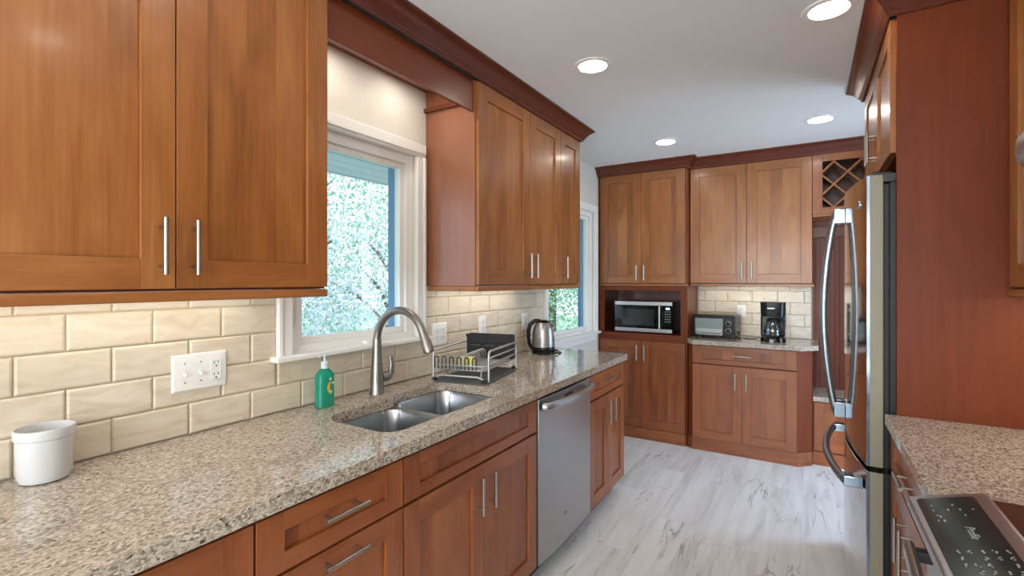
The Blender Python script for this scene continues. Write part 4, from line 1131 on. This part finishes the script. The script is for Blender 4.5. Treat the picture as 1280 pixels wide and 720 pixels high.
m = MB(); m.tube([(.030, -.060, .170), (.052, -.088, .168), (.060, -.100, .14), (.060, -.098, .09), (.052, -.084, .07)], [.008, .009, .009, .008, .006], 10, flat=(1, 1.3)); m.build('carafe_handle', 'black_plastic', ca)
m = MB(); m.lathe([(.0695, .082), (.0700, .086), (.0700, .090), (.0692, .094)], (0, -.030, 0), 32, cap0=False, cap1=False); m.build('carafe_band', 'chrome', ca)
m = MB(); m.lathe([(.064, .0385), (.062, .0398), (.004, .0399)], (0, -.030, 0), 28); m.build('hot_plate', 'dark_metal', cf)
m = MB(); m.tube([(-.085, .06, .02), (-.12, .07, .006), (-.17, .06, .0045), (-.20, .075, .0045), (-.215, .12, .0045)], .0035, 8); m.build('cord', 'black_plastic', cf)

# ------------------------------------------------------------------ outdoors
m = MB(); m.box(-30, -.165, -14, 24, -.62, -.6); struct(m.build('ground', 'lawn', smooth=False))
def tree(name, x, y, h, rad, nleaf, mat, label, seed, cz=None, leaf=.085):
    r = np.random.RandomState(seed); e = empty(name, (x, y, -.6), 0, label, 'tree', 'trees and shrubs in the yard')
    m = MB(); m.tube([(0, 0, 0), (.05, .02, h*.3), (-.04, .05, h*.6), (0, 0, h*.8)], [.13, .10, .07, .03], 10)
    for k in range(6):
        a = k*1.05 + seed; m.tube([(0, 0, h*(.3 + .06*k)), (rad*.35*math.cos(a), rad*.35*math.sin(a), h*(.5 + .05*k)), (rad*.7*math.cos(a), rad*.7*math.sin(a), h*(.6 + .05*k))], [.05, .035, .015], 7)
    m.build('trunk', 'bark', e)
    # crown: leaf clusters
    nc = max(12, nleaf // 130)
    d = r.normal(size=(nc, 3)); d /= np.linalg.norm(d, axis=1)[:, None]
    rr = r.uniform(.35, 1, nc)[:, None]**.6
    cen = d*rr*np.array([rad, rad, h*.46]) + np.array([0, 0, h*.54])
    ci = r.randint(0, nc, nleaf)
    P = cen[ci] + r.normal(size=(nleaf, 3))*rad*.17
    P[:, 2] = np.maximum(P[:, 2], .05)
    A = r.normal(size=(nleaf, 3)); A /= np.linalg.norm(A, axis=1)[:, None]
    B = np.cross(A, r.normal(size=(nleaf, 3))); B /= np.linalg.norm(B, axis=1)[:, None]
    s = r.uniform(.6, 1.2, nleaf)[:, None]*leaf
    V = np.stack([P - A*s*.5, P + B*s*.28, P + A*s*.5, P - B*s*.28], 1).reshape(-1, 3)
    me = bpy.data.meshes.new('crown'); F = np.arange(nleaf*4).reshape(-1, 4)
    me.from_pydata(V.tolist(), [], F.tolist()); me.materials.append(MATS[mat])
    o = bpy.data.objects.new('crown', me); COL.objects.link(o); o.parent = e
tree('tree', -7.0, 1.6, 6.6, 2.3, 14000, 'leaf_green', 'pale green leafy tree seen through the upper part of the sink window', 1)
tree('tree', -10.5, 8.0, 9.0, 3.8, 20000, 'leaf_green', 'tall light green tree standing behind the flowering shrubs', 2, leaf=.13)
tree('flowering_shrub', -3.9, 2.9, 3.1, 1.6, 15000, 'leaf_blossom', 'white flowering shrub outside the sink window', 3, leaf=.06)
tree('flowering_shrub', -4.6, 6.2, 3.4, 1.7, 14000, 'leaf_blossom', 'flowering shrub to the right outside the sink window', 4, leaf=.065)
tree('tree', -4.2, 11.5, 5.6, 2.6, 16000, 'leaf_green', 'green leafy tree outside the far window', 5, leaf=.10)
tree('tree', -13.5, 0.5, 9.0, 3.4, 12000, 'leaf_green', 'background tree beyond the lawn to the left', 6, leaf=.13)
